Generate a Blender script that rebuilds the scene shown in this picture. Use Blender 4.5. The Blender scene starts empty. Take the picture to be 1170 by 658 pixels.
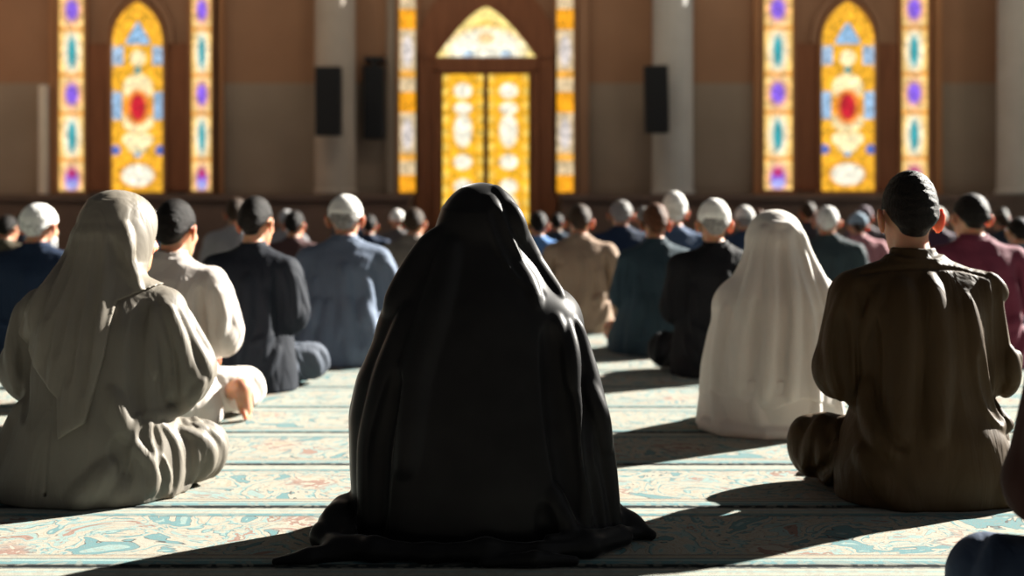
import bpy, math, random
import numpy as np
from mathutils import Vector, Matrix, Euler

SC = bpy.context.scene
COL = SC.collection
PI = math.pi
rng = np.random.default_rng(7)

# ------------------------------------------------------------------ tags
def tag(o, label=None, cat=None, group=None, kind=None):
    if label: o['label'] = label
    if cat: o['category'] = cat
    if group: o['group'] = group
    if kind: o['kind'] = kind
    return o

def link(o, parent=None):
    COL.objects.link(o)
    if parent is not None:
        o.parent = parent
    return o

# ------------------------------------------------------------------ materials
def new_mat(name):
    m = bpy.data.materials.new(name); m.use_nodes = True
    nt = m.node_tree
    return m, nt, nt.nodes['Principled BSDF']

def noise_mix(nt, c1, c2, scale, detail=3.0, coord='Object', lo=0.35, hi=0.65):
    tc = nt.nodes.new('ShaderNodeTexCoord')
    n = nt.nodes.new('ShaderNodeTexNoise'); n.inputs['Scale'].default_value = scale
    n.inputs['Detail'].default_value = detail
    nt.links.new(tc.outputs[coord], n.inputs['Vector'])
    r = nt.nodes.new('ShaderNodeValToRGB')
    r.color_ramp.elements[0].position = lo; r.color_ramp.elements[1].position = hi
    r.color_ramp.elements[0].color = (*c1, 1); r.color_ramp.elements[1].color = (*c2, 1)
    nt.links.new(n.outputs['Fac'], r.inputs['Fac'])
    return r.outputs['Color'], n, tc

def cloth(name, c, rough=0.8, sheen=0.0, spec=0.2, vary=0.05, bump=0.04, bscale=320, crease=0.35):
    m, nt, b = new_mat(name)
    c1 = tuple(x * (1 - vary) for x in c); c2 = tuple(min(1, x * (1 + vary)) for x in c)
    col, n, tc = noise_mix(nt, c1, c2, 9.0)
    nt.links.new(col, b.inputs['Base Color'])
    b.inputs['Roughness'].default_value = rough
    b.inputs['Specular IOR Level'].default_value = spec
    b.inputs['Sheen Weight'].default_value = sheen
    b.inputs['Sheen Roughness'].default_value = 0.4
    if bump:
        n2 = nt.nodes.new('ShaderNodeTexNoise'); n2.inputs['Scale'].default_value = bscale
        n2.inputs['Detail'].default_value = 4
        nt.links.new(tc.outputs['Object'], n2.inputs['Vector'])
        bp = nt.nodes.new('ShaderNodeBump'); bp.inputs['Strength'].default_value = bump
        bp.inputs['Distance'].default_value = 0.01
        nt.links.new(n2.outputs['Fac'], bp.inputs['Height'])
        # long soft creases of worn cloth
        mp = nt.nodes.new('ShaderNodeMapping'); mp.inputs['Scale'].default_value = (1.0, 1.0, 0.30); mp.inputs['Rotation'].default_value = (0.25, 0.35, 0.0)
        n3 = nt.nodes.new('ShaderNodeTexNoise'); n3.inputs['Scale'].default_value = 15; n3.inputs['Detail'].default_value = 2.5; n3.inputs['Distortion'].default_value = 0.8
        bq = nt.nodes.new('ShaderNodeBump'); bq.inputs['Strength'].default_value = crease; bq.inputs['Distance'].default_value = 0.03
        nt.links.new(tc.outputs['Object'], mp.inputs['Vector']); nt.links.new(mp.outputs['Vector'], n3.inputs['Vector'])
        nt.links.new(n3.outputs['Fac'], bq.inputs['Height']); nt.links.new(bp.outputs['Normal'], bq.inputs['Normal'])
        nt.links.new(bq.outputs['Normal'], b.inputs['Normal'])
    return m

def plain(name, c1, c2, scale=4, rough=0.8, metal=0.0, bump=0.0, bscale=40):
    m, nt, b = new_mat(name)
    col, n, tc = noise_mix(nt, c1, c2, scale, 4)
    nt.links.new(col, b.inputs['Base Color'])
    b.inputs['Roughness'].default_value = rough
    b.inputs['Metallic'].default_value = metal
    if bump:
        n2 = nt.nodes.new('ShaderNodeTexNoise'); n2.inputs['Scale'].default_value = bscale
        nt.links.new(tc.outputs['Object'], n2.inputs['Vector'])
        bp = nt.nodes.new('ShaderNodeBump'); bp.inputs['Strength'].default_value = bump
        bp.inputs['Distance'].default_value = 0.01
        nt.links.new(n2.outputs['Fac'], bp.inputs['Height'])
        nt.links.new(bp.outputs['Normal'], b.inputs['Normal'])
    return m

def wood(name, c1, c2):
    m, nt, b = new_mat(name)
    tc = nt.nodes.new('ShaderNodeTexCoord')
    mp = nt.nodes.new('ShaderNodeMapping'); mp.inputs['Scale'].default_value = (9, 9, 0.8)
    n = nt.nodes.new('ShaderNodeTexNoise'); n.inputs['Scale'].default_value = 2.5; n.inputs['Detail'].default_value = 6
    r = nt.nodes.new('ShaderNodeValToRGB')
    r.color_ramp.elements[0].position = 0.3; r.color_ramp.elements[1].position = 0.7
    r.color_ramp.elements[0].color = (*c1, 1); r.color_ramp.elements[1].color = (*c2, 1)
    nt.links.new(tc.outputs['Object'], mp.inputs['Vector']); nt.links.new(mp.outputs['Vector'], n.inputs['Vector'])
    nt.links.new(n.outputs['Fac'], r.inputs['Fac']); nt.links.new(r.outputs['Color'], b.inputs['Base Color'])
    b.inputs['Roughness'].default_value = 0.55
    return m

def skin_mat(name, c):
    m, nt, b = new_mat(name)
    col, n, tc = noise_mix(nt, tuple(x * 0.9 for x in c), tuple(min(1, x * 1.08) for x in c), 25)
    nt.links.new(col, b.inputs['Base Color'])
    b.inputs['Roughness'].default_value = 0.55
    b.inputs['Subsurface Weight'].default_value = 0.9
    b.inputs['Subsurface Radius'].default_value = (1.0, 0.28, 0.12)
    b.inputs['Subsurface Scale'].default_value = 0.025
    return m

def hair_mat(name, c):
    m, nt, b = new_mat(name)
    col, n, tc = noise_mix(nt, tuple(x * 0.6 for x in c), tuple(min(1, x * 1.3) for x in c), 60)
    nt.links.new(col, b.inputs['Base Color'])
    b.inputs['Roughness'].default_value = 0.55; b.inputs['Specular IOR Level'].default_value = 0.12
    n2 = nt.nodes.new('ShaderNodeTexNoise'); n2.inputs['Scale'].default_value = 260
    nt.links.new(tc.outputs['Object'], n2.inputs['Vector'])
    bp = nt.nodes.new('ShaderNodeBump'); bp.inputs['Strength'].default_value = 0.7; bp.inputs['Distance'].default_value = 0.006
    nt.links.new(n2.outputs['Fac'], bp.inputs['Height']); nt.links.new(bp.outputs['Normal'], b.inputs['Normal'])
    return m

SKIN = {
    'warm': skin_mat('skin_warm', (0.50, 0.25, 0.15)),
    'tan': skin_mat('skin_tan', (0.42, 0.20, 0.11)),
    'deep': skin_mat('skin_deep', (0.17, 0.075, 0.04)),
}
HAIR = {
    'black': hair_mat('hair_black', (0.010, 0.008, 0.007)),
    'brown': hair_mat('hair_brown', (0.045, 0.028, 0.018)),
    'grey': hair_mat('hair_grey', (0.25, 0.24, 0.23)),
    'white': hair_mat('hair_white', (0.65, 0.65, 0.63)),
    'auburn': hair_mat('hair_auburn', (0.10, 0.04, 0.02)),
}

# ------------------------------------------------------------------ signed distance sculpting
def rot_euler(rx=0, ry=0, rz=0):
    return np.array(Euler((rx, ry, rz), 'XYZ').to_matrix(), dtype=np.float64)

def v3(p): return np.array(p, dtype=np.float64)

class Field:
    def __init__(s, lo, hi, h):
        s.h = h; s.lo = v3(lo)
        n = np.ceil((v3(hi) - s.lo) / h).astype(int) + 1
        s.ax = [(s.lo[i] + h * np.arange(n[i])).astype(np.float32) for i in range(3)]
        s.F = np.full(tuple(n), 0.3, np.float32)
        s.T = None
    def sub(s, bmin, bmax, m):
        sl = []
        for i in range(3):
            a = int(np.clip(np.floor((bmin[i] - m - s.lo[i]) / s.h), 0, len(s.ax[i])))
            b = int(np.clip(np.ceil((bmax[i] + m - s.lo[i]) / s.h) + 1, 0, len(s.ax[i])))
            sl.append(slice(a, b))
        X = s.ax[0][sl[0]][:, None, None]; Y = s.ax[1][sl[1]][None, :, None]; Z = s.ax[2][sl[2]][None, None, :]
        return tuple(sl), X, Y, Z
    def put(s, dfun, bmin, bmax, k=0.02, cut=False):
        bmin, bmax = v3(bmin), v3(bmax)
        if s.T is not None:                                   # rigid head frame
            R, piv = s.T
            cs = np.array([[x, y, z] for x in (bmin[0], bmax[0]) for y in (bmin[1], bmax[1]) for z in (bmin[2], bmax[2])])
            w = (cs - piv) @ R.T + piv
            bb0, bb1 = w.min(0), w.max(0)
        else:
            bb0, bb1 = bmin, bmax
        sl, X, Y, Z = s.sub(bb0, bb1, k + 3 * s.h + 0.01)
        A = s.F[sl]
        if A.size == 0: return
        if s.T is not None:
            R, piv = s.T
            dx, dy, dz = X - piv[0], Y - piv[1], Z - piv[2]
            X = R[0, 0] * dx + R[1, 0] * dy + R[2, 0] * dz + piv[0]
            Y = R[0, 1] * dx + R[1, 1] * dy + R[2, 1] * dz + piv[1]
            Z = R[0, 2] * dx + R[1, 2] * dy + R[2, 2] * dz + piv[2]
            X, Y, Z = (a.astype(np.float32) for a in (X, Y, Z))
        d = dfun(X, Y, Z).astype(np.float32)
        if cut:
            d = -d
            if k > 0:
                t = np.clip(0.5 - 0.5 * (d - A) / k, 0, 1)
                s.F[sl] = d * (1 - t) + A * t + k * t * (1 - t)
            else: s.F[sl] = np.maximum(A, d)
        else:
            if k > 0:
                t = np.clip(0.5 + 0.5 * (d - A) / k, 0, 1)
                s.F[sl] = d * (1 - t) + A * t - k * t * (1 - t)
            else: s.F[sl] = np.minimum(A, d)
    def cap(s, a, b, ra, rb=None, k=0.02, cut=False):
        a, b = v3(a), v3(b); rb = ra if rb is None else rb
        ab = b - a; L = max(float(ab @ ab), 1e-9)
        def f(X, Y, Z):
            t = np.clip(((X - a[0]) * ab[0] + (Y - a[1]) * ab[1] + (Z - a[2]) * ab[2]) / L, 0, 1)
            return np.sqrt((X - a[0] - t * ab[0]) ** 2 + (Y - a[1] - t * ab[1]) ** 2 + (Z - a[2] - t * ab[2]) ** 2) - (ra + (rb - ra) * t)
        r = max(ra, rb)
        s.put(f, np.minimum(a, b) - r, np.maximum(a, b) + r, k, cut)
    def chain(s, pts, rad, k=0.02, cut=False):
        n = len(pts)
        if not hasattr(rad, '__len__'): rad = [rad] * n
        for i in range(n - 1):
            s.cap(pts[i], pts[i + 1], rad[i], rad[i + 1], k, cut)
    def ell(s, c, r, k=0.02, cut=False, rot=None):
        c, r = v3(c), v3(r)
        R = np.eye(3) if rot is None else rot
        def f(X, Y, Z):
            dx, dy, dz = X - c[0], Y - c[1], Z - c[2]
            if rot is not None:
                dx, dy, dz = (R[0, i] * dx + R[1, i] * dy + R[2, i] * dz for i in range(3))
            k0 = np.sqrt((dx / r[0]) ** 2 + (dy / r[1]) ** 2 + (dz / r[2]) ** 2)
            k1 = np.sqrt((dx / r[0] ** 2) ** 2 + (dy / r[1] ** 2) ** 2 + (dz / r[2] ** 2) ** 2) + 1e-6
            return np.where(k0 < 1e-3, -r.min(), k0 * (k0 - 1.0) / k1)
        m = r.max() if rot is not None else r
        s.put(f, c - m, c + m, k, cut)
    def stack(s, rings, n=2.2, k=0.03, cut=False, smooth=6):
        """rings: (z, cx, cy, rx, ry)"""
        R = np.array(sorted(rings), dtype=np.float64)
        zz = np.linspace(R[0, 0], R[-1, 0], 160)
        P = np.stack([np.interp(zz, R[:, 0], R[:, i]) for i in range(1, 5)], 1)
        for _ in range(smooth * 4):
            Q = P.copy(); Q[1:-1] = (P[:-2] + 2 * P[1:-1] + P[2:]) / 4; P = Q
        z0, z1 = zz[0], zz[-1]
        def f(X, Y, Z):
            zc = np.clip(Z, z0, z1)
            cx, cy, rx, ry = (np.interp(zc.ravel(), zz, P[:, i]).reshape(zc.shape).astype(np.float32) for i in range(4))
            rho = (np.abs((X - cx) / rx) ** n + np.abs((Y - cy) / ry) ** n) ** (1.0 / n)
            d = (rho - 1) * np.minimum(rx, ry)
            return np.maximum(d, np.maximum(Z - z1, z0 - Z))
        lo = [(P[:, 0] - P[:, 2]).min(), (P[:, 1] - P[:, 3]).min(), z0]
        hi = [(P[:, 0] + P[:, 2]).max(), (P[:, 1] + P[:, 3]).max(), z1]
        s.put(f, lo, hi, k, cut)
    def wobble(s, amp, freq, seed=0, lo=None, hi=None):
        """gentle cloth irregularity"""
        r = np.random.default_rng(seed)
        X, Y, Z = s.ax[0][:, None, None], s.ax[1][None, :, None], s.ax[2][None, None, :]
        for i in range(5):
            w = r.normal(size=3) * freq * np.array([1.2, 1.2, 0.55]); ph = r.uniform(0, 6.28)
            s.F += (amp / 2.2) * np.sin(w[0] * X + w[1] * Y + w[2] * Z + ph)
    def hairy(s, amp, freq, seed=0):
        r = np.random.default_rng(seed)
        X, Y, Z = s.ax[0][:, None, None], s.ax[1][None, :, None], s.ax[2][None, None, :]
        for i in range(7):
            w = r.normal(size=3) * freq; ph = r.uniform(0, 6.28)
            s.F += (amp / 2.6) * np.sin(w[0] * X + w[1] * Y + w[2] * Z + ph)
    # surface point seen from behind (-y), from the sunny side (+x) or from -x
    def hit(s, view, p):
        def idx(v, i): return int(np.clip(round((v - s.lo[i]) / s.h), 1, len(s.ax[i]) - 2))
        if view == 'back':
            line = s.F[idx(p[0], 0), :, idx(p[1], 2)]; ax = s.ax[1]
        elif view == 'right':
            line = s.F[::-1, idx(p[0], 1), idx(p[1], 2)]; ax = s.ax[0][::-1]
        else:
            line = s.F[:, idx(p[0], 1), idx(p[1], 2)]; ax = s.ax[0]
        w = np.nonzero(line < 0)[0]
        if not len(w) or w[0] == 0: return None
        i = w[0]; a, b = line[i - 1], line[i]
        q = ax[i - 1] + (ax[i] - ax[i - 1]) * a / (a - b)
        return v3((p[0], q, p[1])) if view == 'back' else v3((q, p[0], p[1]))
    def fold(s, pts, r=0.010, sink=0.3, k=0.014, view='back', cut=False, taper=True):
        """a ridge (or crease) drawn along the cloth: pts in the view's own two axes"""
        dep = r * (1 - sink) * 0.78; r = r * 1.75; sink = 1 - dep / r; k = k * 1.15
        pts = np.array(pts, dtype=float)
        seg = np.r_[0, np.cumsum(np.hypot(*np.diff(pts, axis=0).T))]
        n = max(6, int(seg[-1] / 0.012))
        t = np.linspace(0, seg[-1], n)
        P = np.stack([np.interp(t, seg, pts[:, i]) for i in range(2)], 1)
        for _ in range(6):
            Q = P.copy(); Q[1:-1] = (P[:-2] + 2 * P[1:-1] + P[2:]) / 4; P = Q
        hits = [s.hit(view, p) for p in P]
        out = []
        ax = 1 if view == 'back' else 0
        good = [i for i, q in enumerate(hits) if q is not None]
        if len(good) > 4:
            w = np.array([hits[i][ax] for i in good])
            for _ in range(8):
                w[1:-1] = (w[:-2] + 2 * w[1:-1] + w[2:]) / 4
            for i, v in zip(good, w): hits[i][ax] = v
        sg = -1.0 if view in ('back', 'left') else 1.0
        for i, q in enumerate(hits):
            if q is None: continue
            u = i / (n - 1)
            tp = math.sin(PI * u) ** 0.7 if taper else 1.0
            rr = r * (0.45 + 0.55 * tp)
            off = rr - dep * tp + (0.0 if taper else 0.0)
            q = q.copy(); q[ax] -= sg * (off if not cut else -off)
            out.append((q, rr))
        for (a, ra), (b, rb) in zip(out[:-1], out[1:]):
            if np.linalg.norm(a - b) < 0.08:
                s.cap(a, b, ra, rb, k, cut)
    def floor_cut(s, z=0.0):
        s.F = np.maximum(s.F, (z - s.ax[2])[None, None, :])
    def mesh(s, name, smooth=2):
        F = s.F
        for i in range(3):
            sl = [slice(None)] * 3
            for e in (0, -1):
                sl[i] = e; F[tuple(sl)] = np.maximum(F[tuple(sl)], 0.004)
        S = F < 0
        nx, ny, nz = F.shape
        c = np.zeros((nx - 1, ny - 1, nz - 1), np.uint8)
        for dx in (0, 1):
            for dy in (0, 1):
                for dz in (0, 1):
                    c += S[dx:nx - 1 + dx, dy:ny - 1 + dy, dz:nz - 1 + dz]
        act = (c > 0) & (c < 8)
        I = np.argwhere(act)
        vid = np.full(act.shape, -1, np.int64); vid[act] = np.arange(len(I))
        acc = np.zeros((len(I), 3)); cnt = np.zeros(len(I))
        corners = [(x, y, z) for x in (0, 1) for y in (0, 1) for z in (0, 1)]
        val = {q: F[I[:, 0] + q[0], I[:, 1] + q[1], I[:, 2] + q[2]].astype(np.float64) for q in corners}
        for q in corners:
            for ax in range(3):
                if q[ax] == 0:
                    e = list(q); e[ax] = 1; e = tuple(e)
                    fa, fb = val[q], val[e]
                    m = (fa < 0) != (fb < 0)
                    t = np.where(m, fa / np.where(m, fa - fb, 1), 0)
                    p = np.tile(np.array(q, float), (len(I), 1)); p[:, ax] += t
                    acc[m] += p[m]; cnt[m] += 1
        V = s.lo + s.h * (I + acc / cnt[:, None])
        quads = []
        for ax in range(3):
            a = [slice(1, -1)] * 3; a[ax] = slice(0, -1)
            b = [slice(1, -1)] * 3; b[ax] = slice(1, None)
            sa, sb = S[tuple(a)], S[tuple(b)]
            E = np.argwhere(sa != sb)
            if not len(E): continue
            inside = sa[tuple(E.T)]
            E = E + 1; E[:, ax] -= 1
            o1, o2 = [(1, 2), (2, 0), (0, 1)][ax]
            def cell(d1, d2):
                K = E.copy(); K[:, o1] += d1; K[:, o2] += d2
                return vid[tuple(K.T)]
            q = np.stack([cell(-1, -1), cell(0, -1), cell(0, 0), cell(-1, 0)], 1)
            q[~inside] = q[~inside][:, ::-1]
            quads.append(q)
        Q = np.concatenate(quads); Q = Q[(Q >= 0).all(1)]
        if smooth:
            e = np.concatenate([Q[:, [0, 1]], Q[:, [1, 2]], Q[:, [2, 3]], Q[:, [3, 0]]])
            i = np.concatenate([e[:, 0], e[:, 1]]); j = np.concatenate([e[:, 1], e[:, 0]])
            deg = np.bincount(i, minlength=len(V)).astype(float); deg[deg == 0] = 1
            for it in range(smooth * 2):
                f = 0.5 if it % 2 == 0 else -0.45
                L = np.stack([np.bincount(i, weights=V[j, a], minlength=len(V)) / deg for a in range(3)], 1) - V
                V = V + f * L
        return np_mesh(name, V, Q)

def np_mesh(name, V, Q, smooth=True):
    me = bpy.data.meshes.new(name)
    me.vertices.add(len(V)); me.vertices.foreach_set('co', np.ascontiguousarray(V, dtype=np.float32).ravel())
    k = Q.shape[1]
    me.loops.add(Q.size); me.loops.foreach_set('vertex_index', np.ascontiguousarray(Q, dtype=np.int32).ravel())
    me.polygons.add(len(Q)); me.polygons.foreach_set('loop_start', np.arange(0, Q.size, k, dtype=np.int32))
    me.polygons.foreach_set('use_smooth', np.full(len(Q), smooth))
    me.update(calc_edges=True); me.validate()
    return me

# ------------------------------------------------------------------ the human figure (sitting cross-legged, facing +y)
PIV = v3((0, 0.045, 0.64))           # neck pivot

def head_prims(F):
    F.ell((0, 0.065, 0.800), (0.079, 0.098, 0.098), 0.02)
    F.ell((0, 0.115, 0.735), (0.060, 0.062, 0.080), 0.03)
    F.ell((0, 0.150, 0.690), (0.030, 0.026, 0.026), 0.03)
    F.ell((0, 0.158, 0.797), (0.050, 0.014, 0.012), 0.012)          # brow
    for s in (-1, 1):
        F.ell((s * 0.036, 0.158, 0.748), (0.020, 0.018, 0.018), 0.02)   # cheek
        F.ell((s * 0.030, 0.172, 0.776), (0.016, 0.012, 0.010), 0.008, cut=True)
        F.ell((s * 0.030, 0.157, 0.775), (0.013, 0.013, 0.013), 0.003)  # eye
        # ear: leaning shell with a hollow
        F.ell((s * 0.094, 0.058, 0.766), (0.0095, 0.026, 0.037), 0.008, rot=rot_euler(0.12, s * 0.12, s * 0.55))
        F.ell((s * 0.101, 0.074, 0.768), (0.008, 0.012, 0.022), 0.004, cut=True, rot=rot_euler(0.12, s * 0.12, s * 0.55))
    F.cap((0, 0.172, 0.785), (0, 0.194, 0.750), 0.008, 0.012, 0.010)    # nose
    F.ell((0, 0.186, 0.745), (0.017, 0.012, 0.009), 0.008)
    F.ell((0, 0.176, 0.722), (0.023, 0.010, 0.006), 0.005)              # lips
    F.ell((0, 0.174, 0.711), (0.020, 0.010, 0.007), 0.005)
    F.ell((0, 0.187, 0.7165), (0.022, 0.006, 0.0016), 0.002, cut=True)

def hand_prims(F, w, d, up, side, s):
    """w wrist, d direction of the fingers, up back of the hand, side towards the thumb"""
    w, d, up, side = v3(w), v3(d), v3(up), v3(side)
    pc = w + d * 0.045
    for o in (-0.026, -0.009, 0.009, 0.026):
        F.cap(w + side * o * 0.6, w + d * 0.085 + side * o, 0.016, 0.0125, 0.012)
    for o, L in ((0.030, 0.066), (0.010, 0.075), (-0.010, 0.070), (-0.029, 0.054)):
        k0 = w + d * 0.088 + side * o
        k1 = k0 + d * L * 0.5 - up * 0.010 + side * o * 0.12
        k2 = k1 + d * L * 0.42 - up * 0.022
        F.chain([k0, k1, k2], [0.0090, 0.0082, 0.0068], 0.004)
    t0 = w + d * 0.022 + side * 0.030; t1 = t0 + d * 0.035 + side * 0.028 - up * 0.006; t2 = t1 + d * 0.030 + side * 0.006 - up * 0.006
    F.chain([t0, t1, t2], [0.013, 0.0105, 0.0085], 0.007)

def body_mesh(name, yaw=0.0, pitch=0.0, h=0.006, foot=False, kneel=False):
    F = Field((-0.46, -0.22, -0.02), (0.46, 0.60, 0.95), h)
    F.ell((0, -0.01, 0.125), (0.165, 0.125, 0.115), 0.04)
    F.ell((0, 0.005, 0.30), (0.140, 0.100, 0.17), 0.06)
    F.ell((0, 0.01, 0.47), (0.160, 0.108, 0.15), 0.06)
    F.cap((-0.150, 0.015, 0.560), (0.150, 0.015, 0.560), 0.050, k=0.05)
    F.cap((0, 0.015, 0.58), (0, 0.045, 0.70), 0.058, 0.052, k=0.05)
    for s in (-1, 1):
        F.cap((s * 0.02, 0.01, 0.640), (s * 0.15, 0.012, 0.572), 0.035, 0.035, k=0.04)
        F.chain([(s * 0.180, 0.02, 0.550), (s * 0.228, 0.03, 0.345), (s * 0.105, 0.235, 0.262)], [0.048, 0.038, 0.026], 0.02)
        d = v3((s * -0.30, 0.90, -0.30)); d /= np.linalg.norm(d)
        up = v3((0, 0.32, 0.95)); sd = np.cross(d, up) * -s; sd /= np.linalg.norm(sd); up = np.cross(sd, d) * (1 if np.cross(sd, d)[2] > 0 else -1)
        hand_prims(F, (s * 0.100, 0.245, 0.260), d, up, sd, s)
        if kneel:
            F.chain([(s * 0.09, 0.02, 0.135), (s * 0.125, 0.36, 0.085)], [0.088, 0.060], 0.03)
            F.chain([(s * 0.125, 0.36, 0.062), (s * 0.10, -0.02, 0.040)], [0.054, 0.034], 0.02)
            F.chain([(s * 0.10, -0.01, 0.036), (s * 0.08, -0.10, 0.026)], [0.033, 0.024], 0.02)
            for q, r in ((-0.022, 0.009), (-0.010, 0.008), (0.001, 0.008), (0.011, 0.008), (0.022, 0.010)):
                F.cap((s * 0.08 - s * q, -0.10, 0.022), (s * 0.08 - s * q * 1.1, -0.132 + abs(q) * 0.3, 0.014), r, r * 0.9, 0.004)
        else:
            F.chain([(s * 0.09, 0.0, 0.115), (s * 0.278, 0.215, 0.115)], [0.088, 0.056], 0.03)
    if not kneel:
        F.chain([(0.278, 0.220, 0.100), (-0.05, 0.40, 0.062)], [0.054, 0.036], 0.02)
        F.chain([(-0.278, 0.220, 0.100), (0.05, 0.30, 0.056)], [0.054, 0.036], 0.02)
    for s, yy in (() if kneel else ((-1, 0.40), (1, 0.30))):
        a = v3((s * 0.05, yy, 0.056)); b = v3((s * 0.20, yy + 0.02 * s, 0.036))
        F.chain([a, b], [0.035, 0.026], 0.02)
        for q, r in ((-0.024, 0.011), (-0.010, 0.009), (0.002, 0.009), (0.013, 0.008), (0.023, 0.007)):
            F.cap(b + v3((0, q, 0)), b + v3((s * (0.040 - abs(q) * 0.4), q * 1.1, -0.006)), r, r * 0.85, 0.004)
    if foot:                                                   # a bare foot turned out beside the hip
        a, b = v3((0.330, 0.02, 0.135)), v3((0.340, 0.04, 0.050))
        F.cap((0.22, 0.10, 0.11), a, 0.045, 0.036, 0.02)
        F.chain([a, b], [0.038, 0.032], 0.02)
        for q, r in ((-0.030, 0.012), (-0.012, 0.010), (0.003, 0.010), (0.016, 0.009), (0.028, 0.008)):
            F.cap(b + v3((0, q, 0)), b + v3((0.012, q * 1.1, -0.040 + abs(q) * 0.3)), r, r * 0.9, 0.004)
    R = rot_euler(pitch, 0, yaw)
    F.T = (R, PIV); head_prims(F); F.T = None
    F.floor_cut(0.006)
    return F.mesh(name, 1)

def head_field(h, top=0.95, lo=0.55):
    return Field((-0.16, -0.10, lo), (0.16, 0.26, top), h)

def hair_mesh(name, h=0.005, length=0.0, amp=0.003, bald=False):
    F = head_field(h)
    F.ell((0, 0.058, 0.806), (0.086, 0.106, 0.103), 0.02)
    F.ell((0, 0.000, 0.765 - length), (0.066, 0.045, 0.062 + length), 0.04)
    F.hairy(amp * 0.3, 150, 3)
    # leave the face, the neck and the ears free
    F.ell((0, 0.185, 0.735), (0.088, 0.085, 0.115), 0.008, cut=True)
    F.put(lambda X, Y, Z: np.maximum(Z - (0.736 - length) - 0.55 * np.maximum(Y - 0.02, 0) - 6.0 * X * X, -1), (-0.2, -0.2, 0.5), (0.2, 0.3, 0.76), 0.016, cut=True)
    F.ell((0, 0.024, 0.748), (0.048, 0.052, 0.040), 0.016)
    for s in (-1, 1):
        F.ell((s * 0.100, 0.065, 0.757), (0.028, 0.032, 0.046), 0.006, cut=True)
    if bald:
        F.ell((0, 0.075, 0.90), (0.10, 0.13, 0.075), 0.01, cut=True)
    return F.mesh(name, 0)

def beard_mesh(name, h=0.006):
    F = head_field(h)
    F.ell((0, 0.128, 0.690), (0.066, 0.058, 0.062), 0.02)
    F.ell((0, 0.150, 0.630), (0.042, 0.036, 0.055), 0.03)
    F.hairy(0.004, 120, 5)
    F.ell((0, 0.190, 0.770), (0.05, 0.05, 0.060), 0.01, cut=True)
    F.ell((0, 0.192, 0.716), (0.024, 0.012, 0.008), 0.006, cut=True)
    return F.mesh(name, 1)

def cap_mesh(name, h=0.005, tall=0.0, low=0.0):
    F = head_field(h, 0.97)
    F.ell((0, 0.058, 0.818 + tall * 0.5), (0.090, 0.110, 0.096 + tall), 0.01)
    F.stack([(0.775 - low, 0, 0.055, 0.089, 0.109), (0.815, 0, 0.057, 0.0915, 0.111), (0.835 + tall, 0, 0.058, 0.089, 0.108)], n=2.0, k=0.01)
    F.put(lambda X, Y, Z: Z - (0.786 - low) - 0.18 * (Y - 0.02) + 0 * X, (-0.2, -0.2, 0.5), (0.2, 0.3, 0.83), 0.003, cut=True)
    # stitched hem groove
    for i in range(28):
        a0, a1 = 2 * PI * i / 28, 2 * PI * (i + 1) / 28
        P = [(0.092 * math.cos(a), 0.057 + 0.112 * math.sin(a), 0.811 - low + 0.18 * (0.037 + 0.112 * math.sin(a))) for a in (a0, a1)]
        F.cap(P[0], P[1], 0.0028, k=0.003, cut=True)
    F.hairy(0.0008, 150, 2)
    return F.mesh(name, 1)

def trousers_mesh(name, h=0.009, seed=1, folds=()):
    F = Field((-0.46, -0.24, -0.02), (0.46, 0.56, 0.36), h)
    F.ell((0, -0.01, 0.125), (0.200, 0.150, 0.130), 0.05)
    for s in (-1, 1):
        F.chain([(s * 0.10, 0.0, 0.115), (s * 0.276, 0.20, 0.112)], [0.108, 0.090], 0.03)
    F.chain([(0.276, 0.21, 0.095), (-0.04, 0.40, 0.070)], [0.080, 0.062], 0.02)
    F.chain([(-0.276, 0.21, 0.095), (0.04, 0.31, 0.070)], [0.080, 0.062], 0.02)
    F.wobble(0.003, 26, seed)
    for f in folds: F.fold(**f)
    for s in (-1, 1):
        F.fold([(s * 0.20, 0.20), (s * 0.25, 0.12), (s * 0.27, 0.03)], r=0.012)
        F.fold([(s * 0.26, 0.21), (s * 0.31, 0.14), (s * 0.32, 0.05)], r=0.012)
        F.fold([(s * 0.225, 0.20), (s * 0.275, 0.12), (s * 0.29, 0.03)], r=0.010, cut=True, sink=0.2)
    F.fold([(0.02, 0.19), (0.10, 0.16), (0.16, 0.06)], view='right', r=0.012)
    F.fold([(0.06, 0.20), (0.16, 0.17), (0.22, 0.08)], view='right', r=0.012)
    F.floor_cut(0.0)
    return F.mesh(name, 1)

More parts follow.
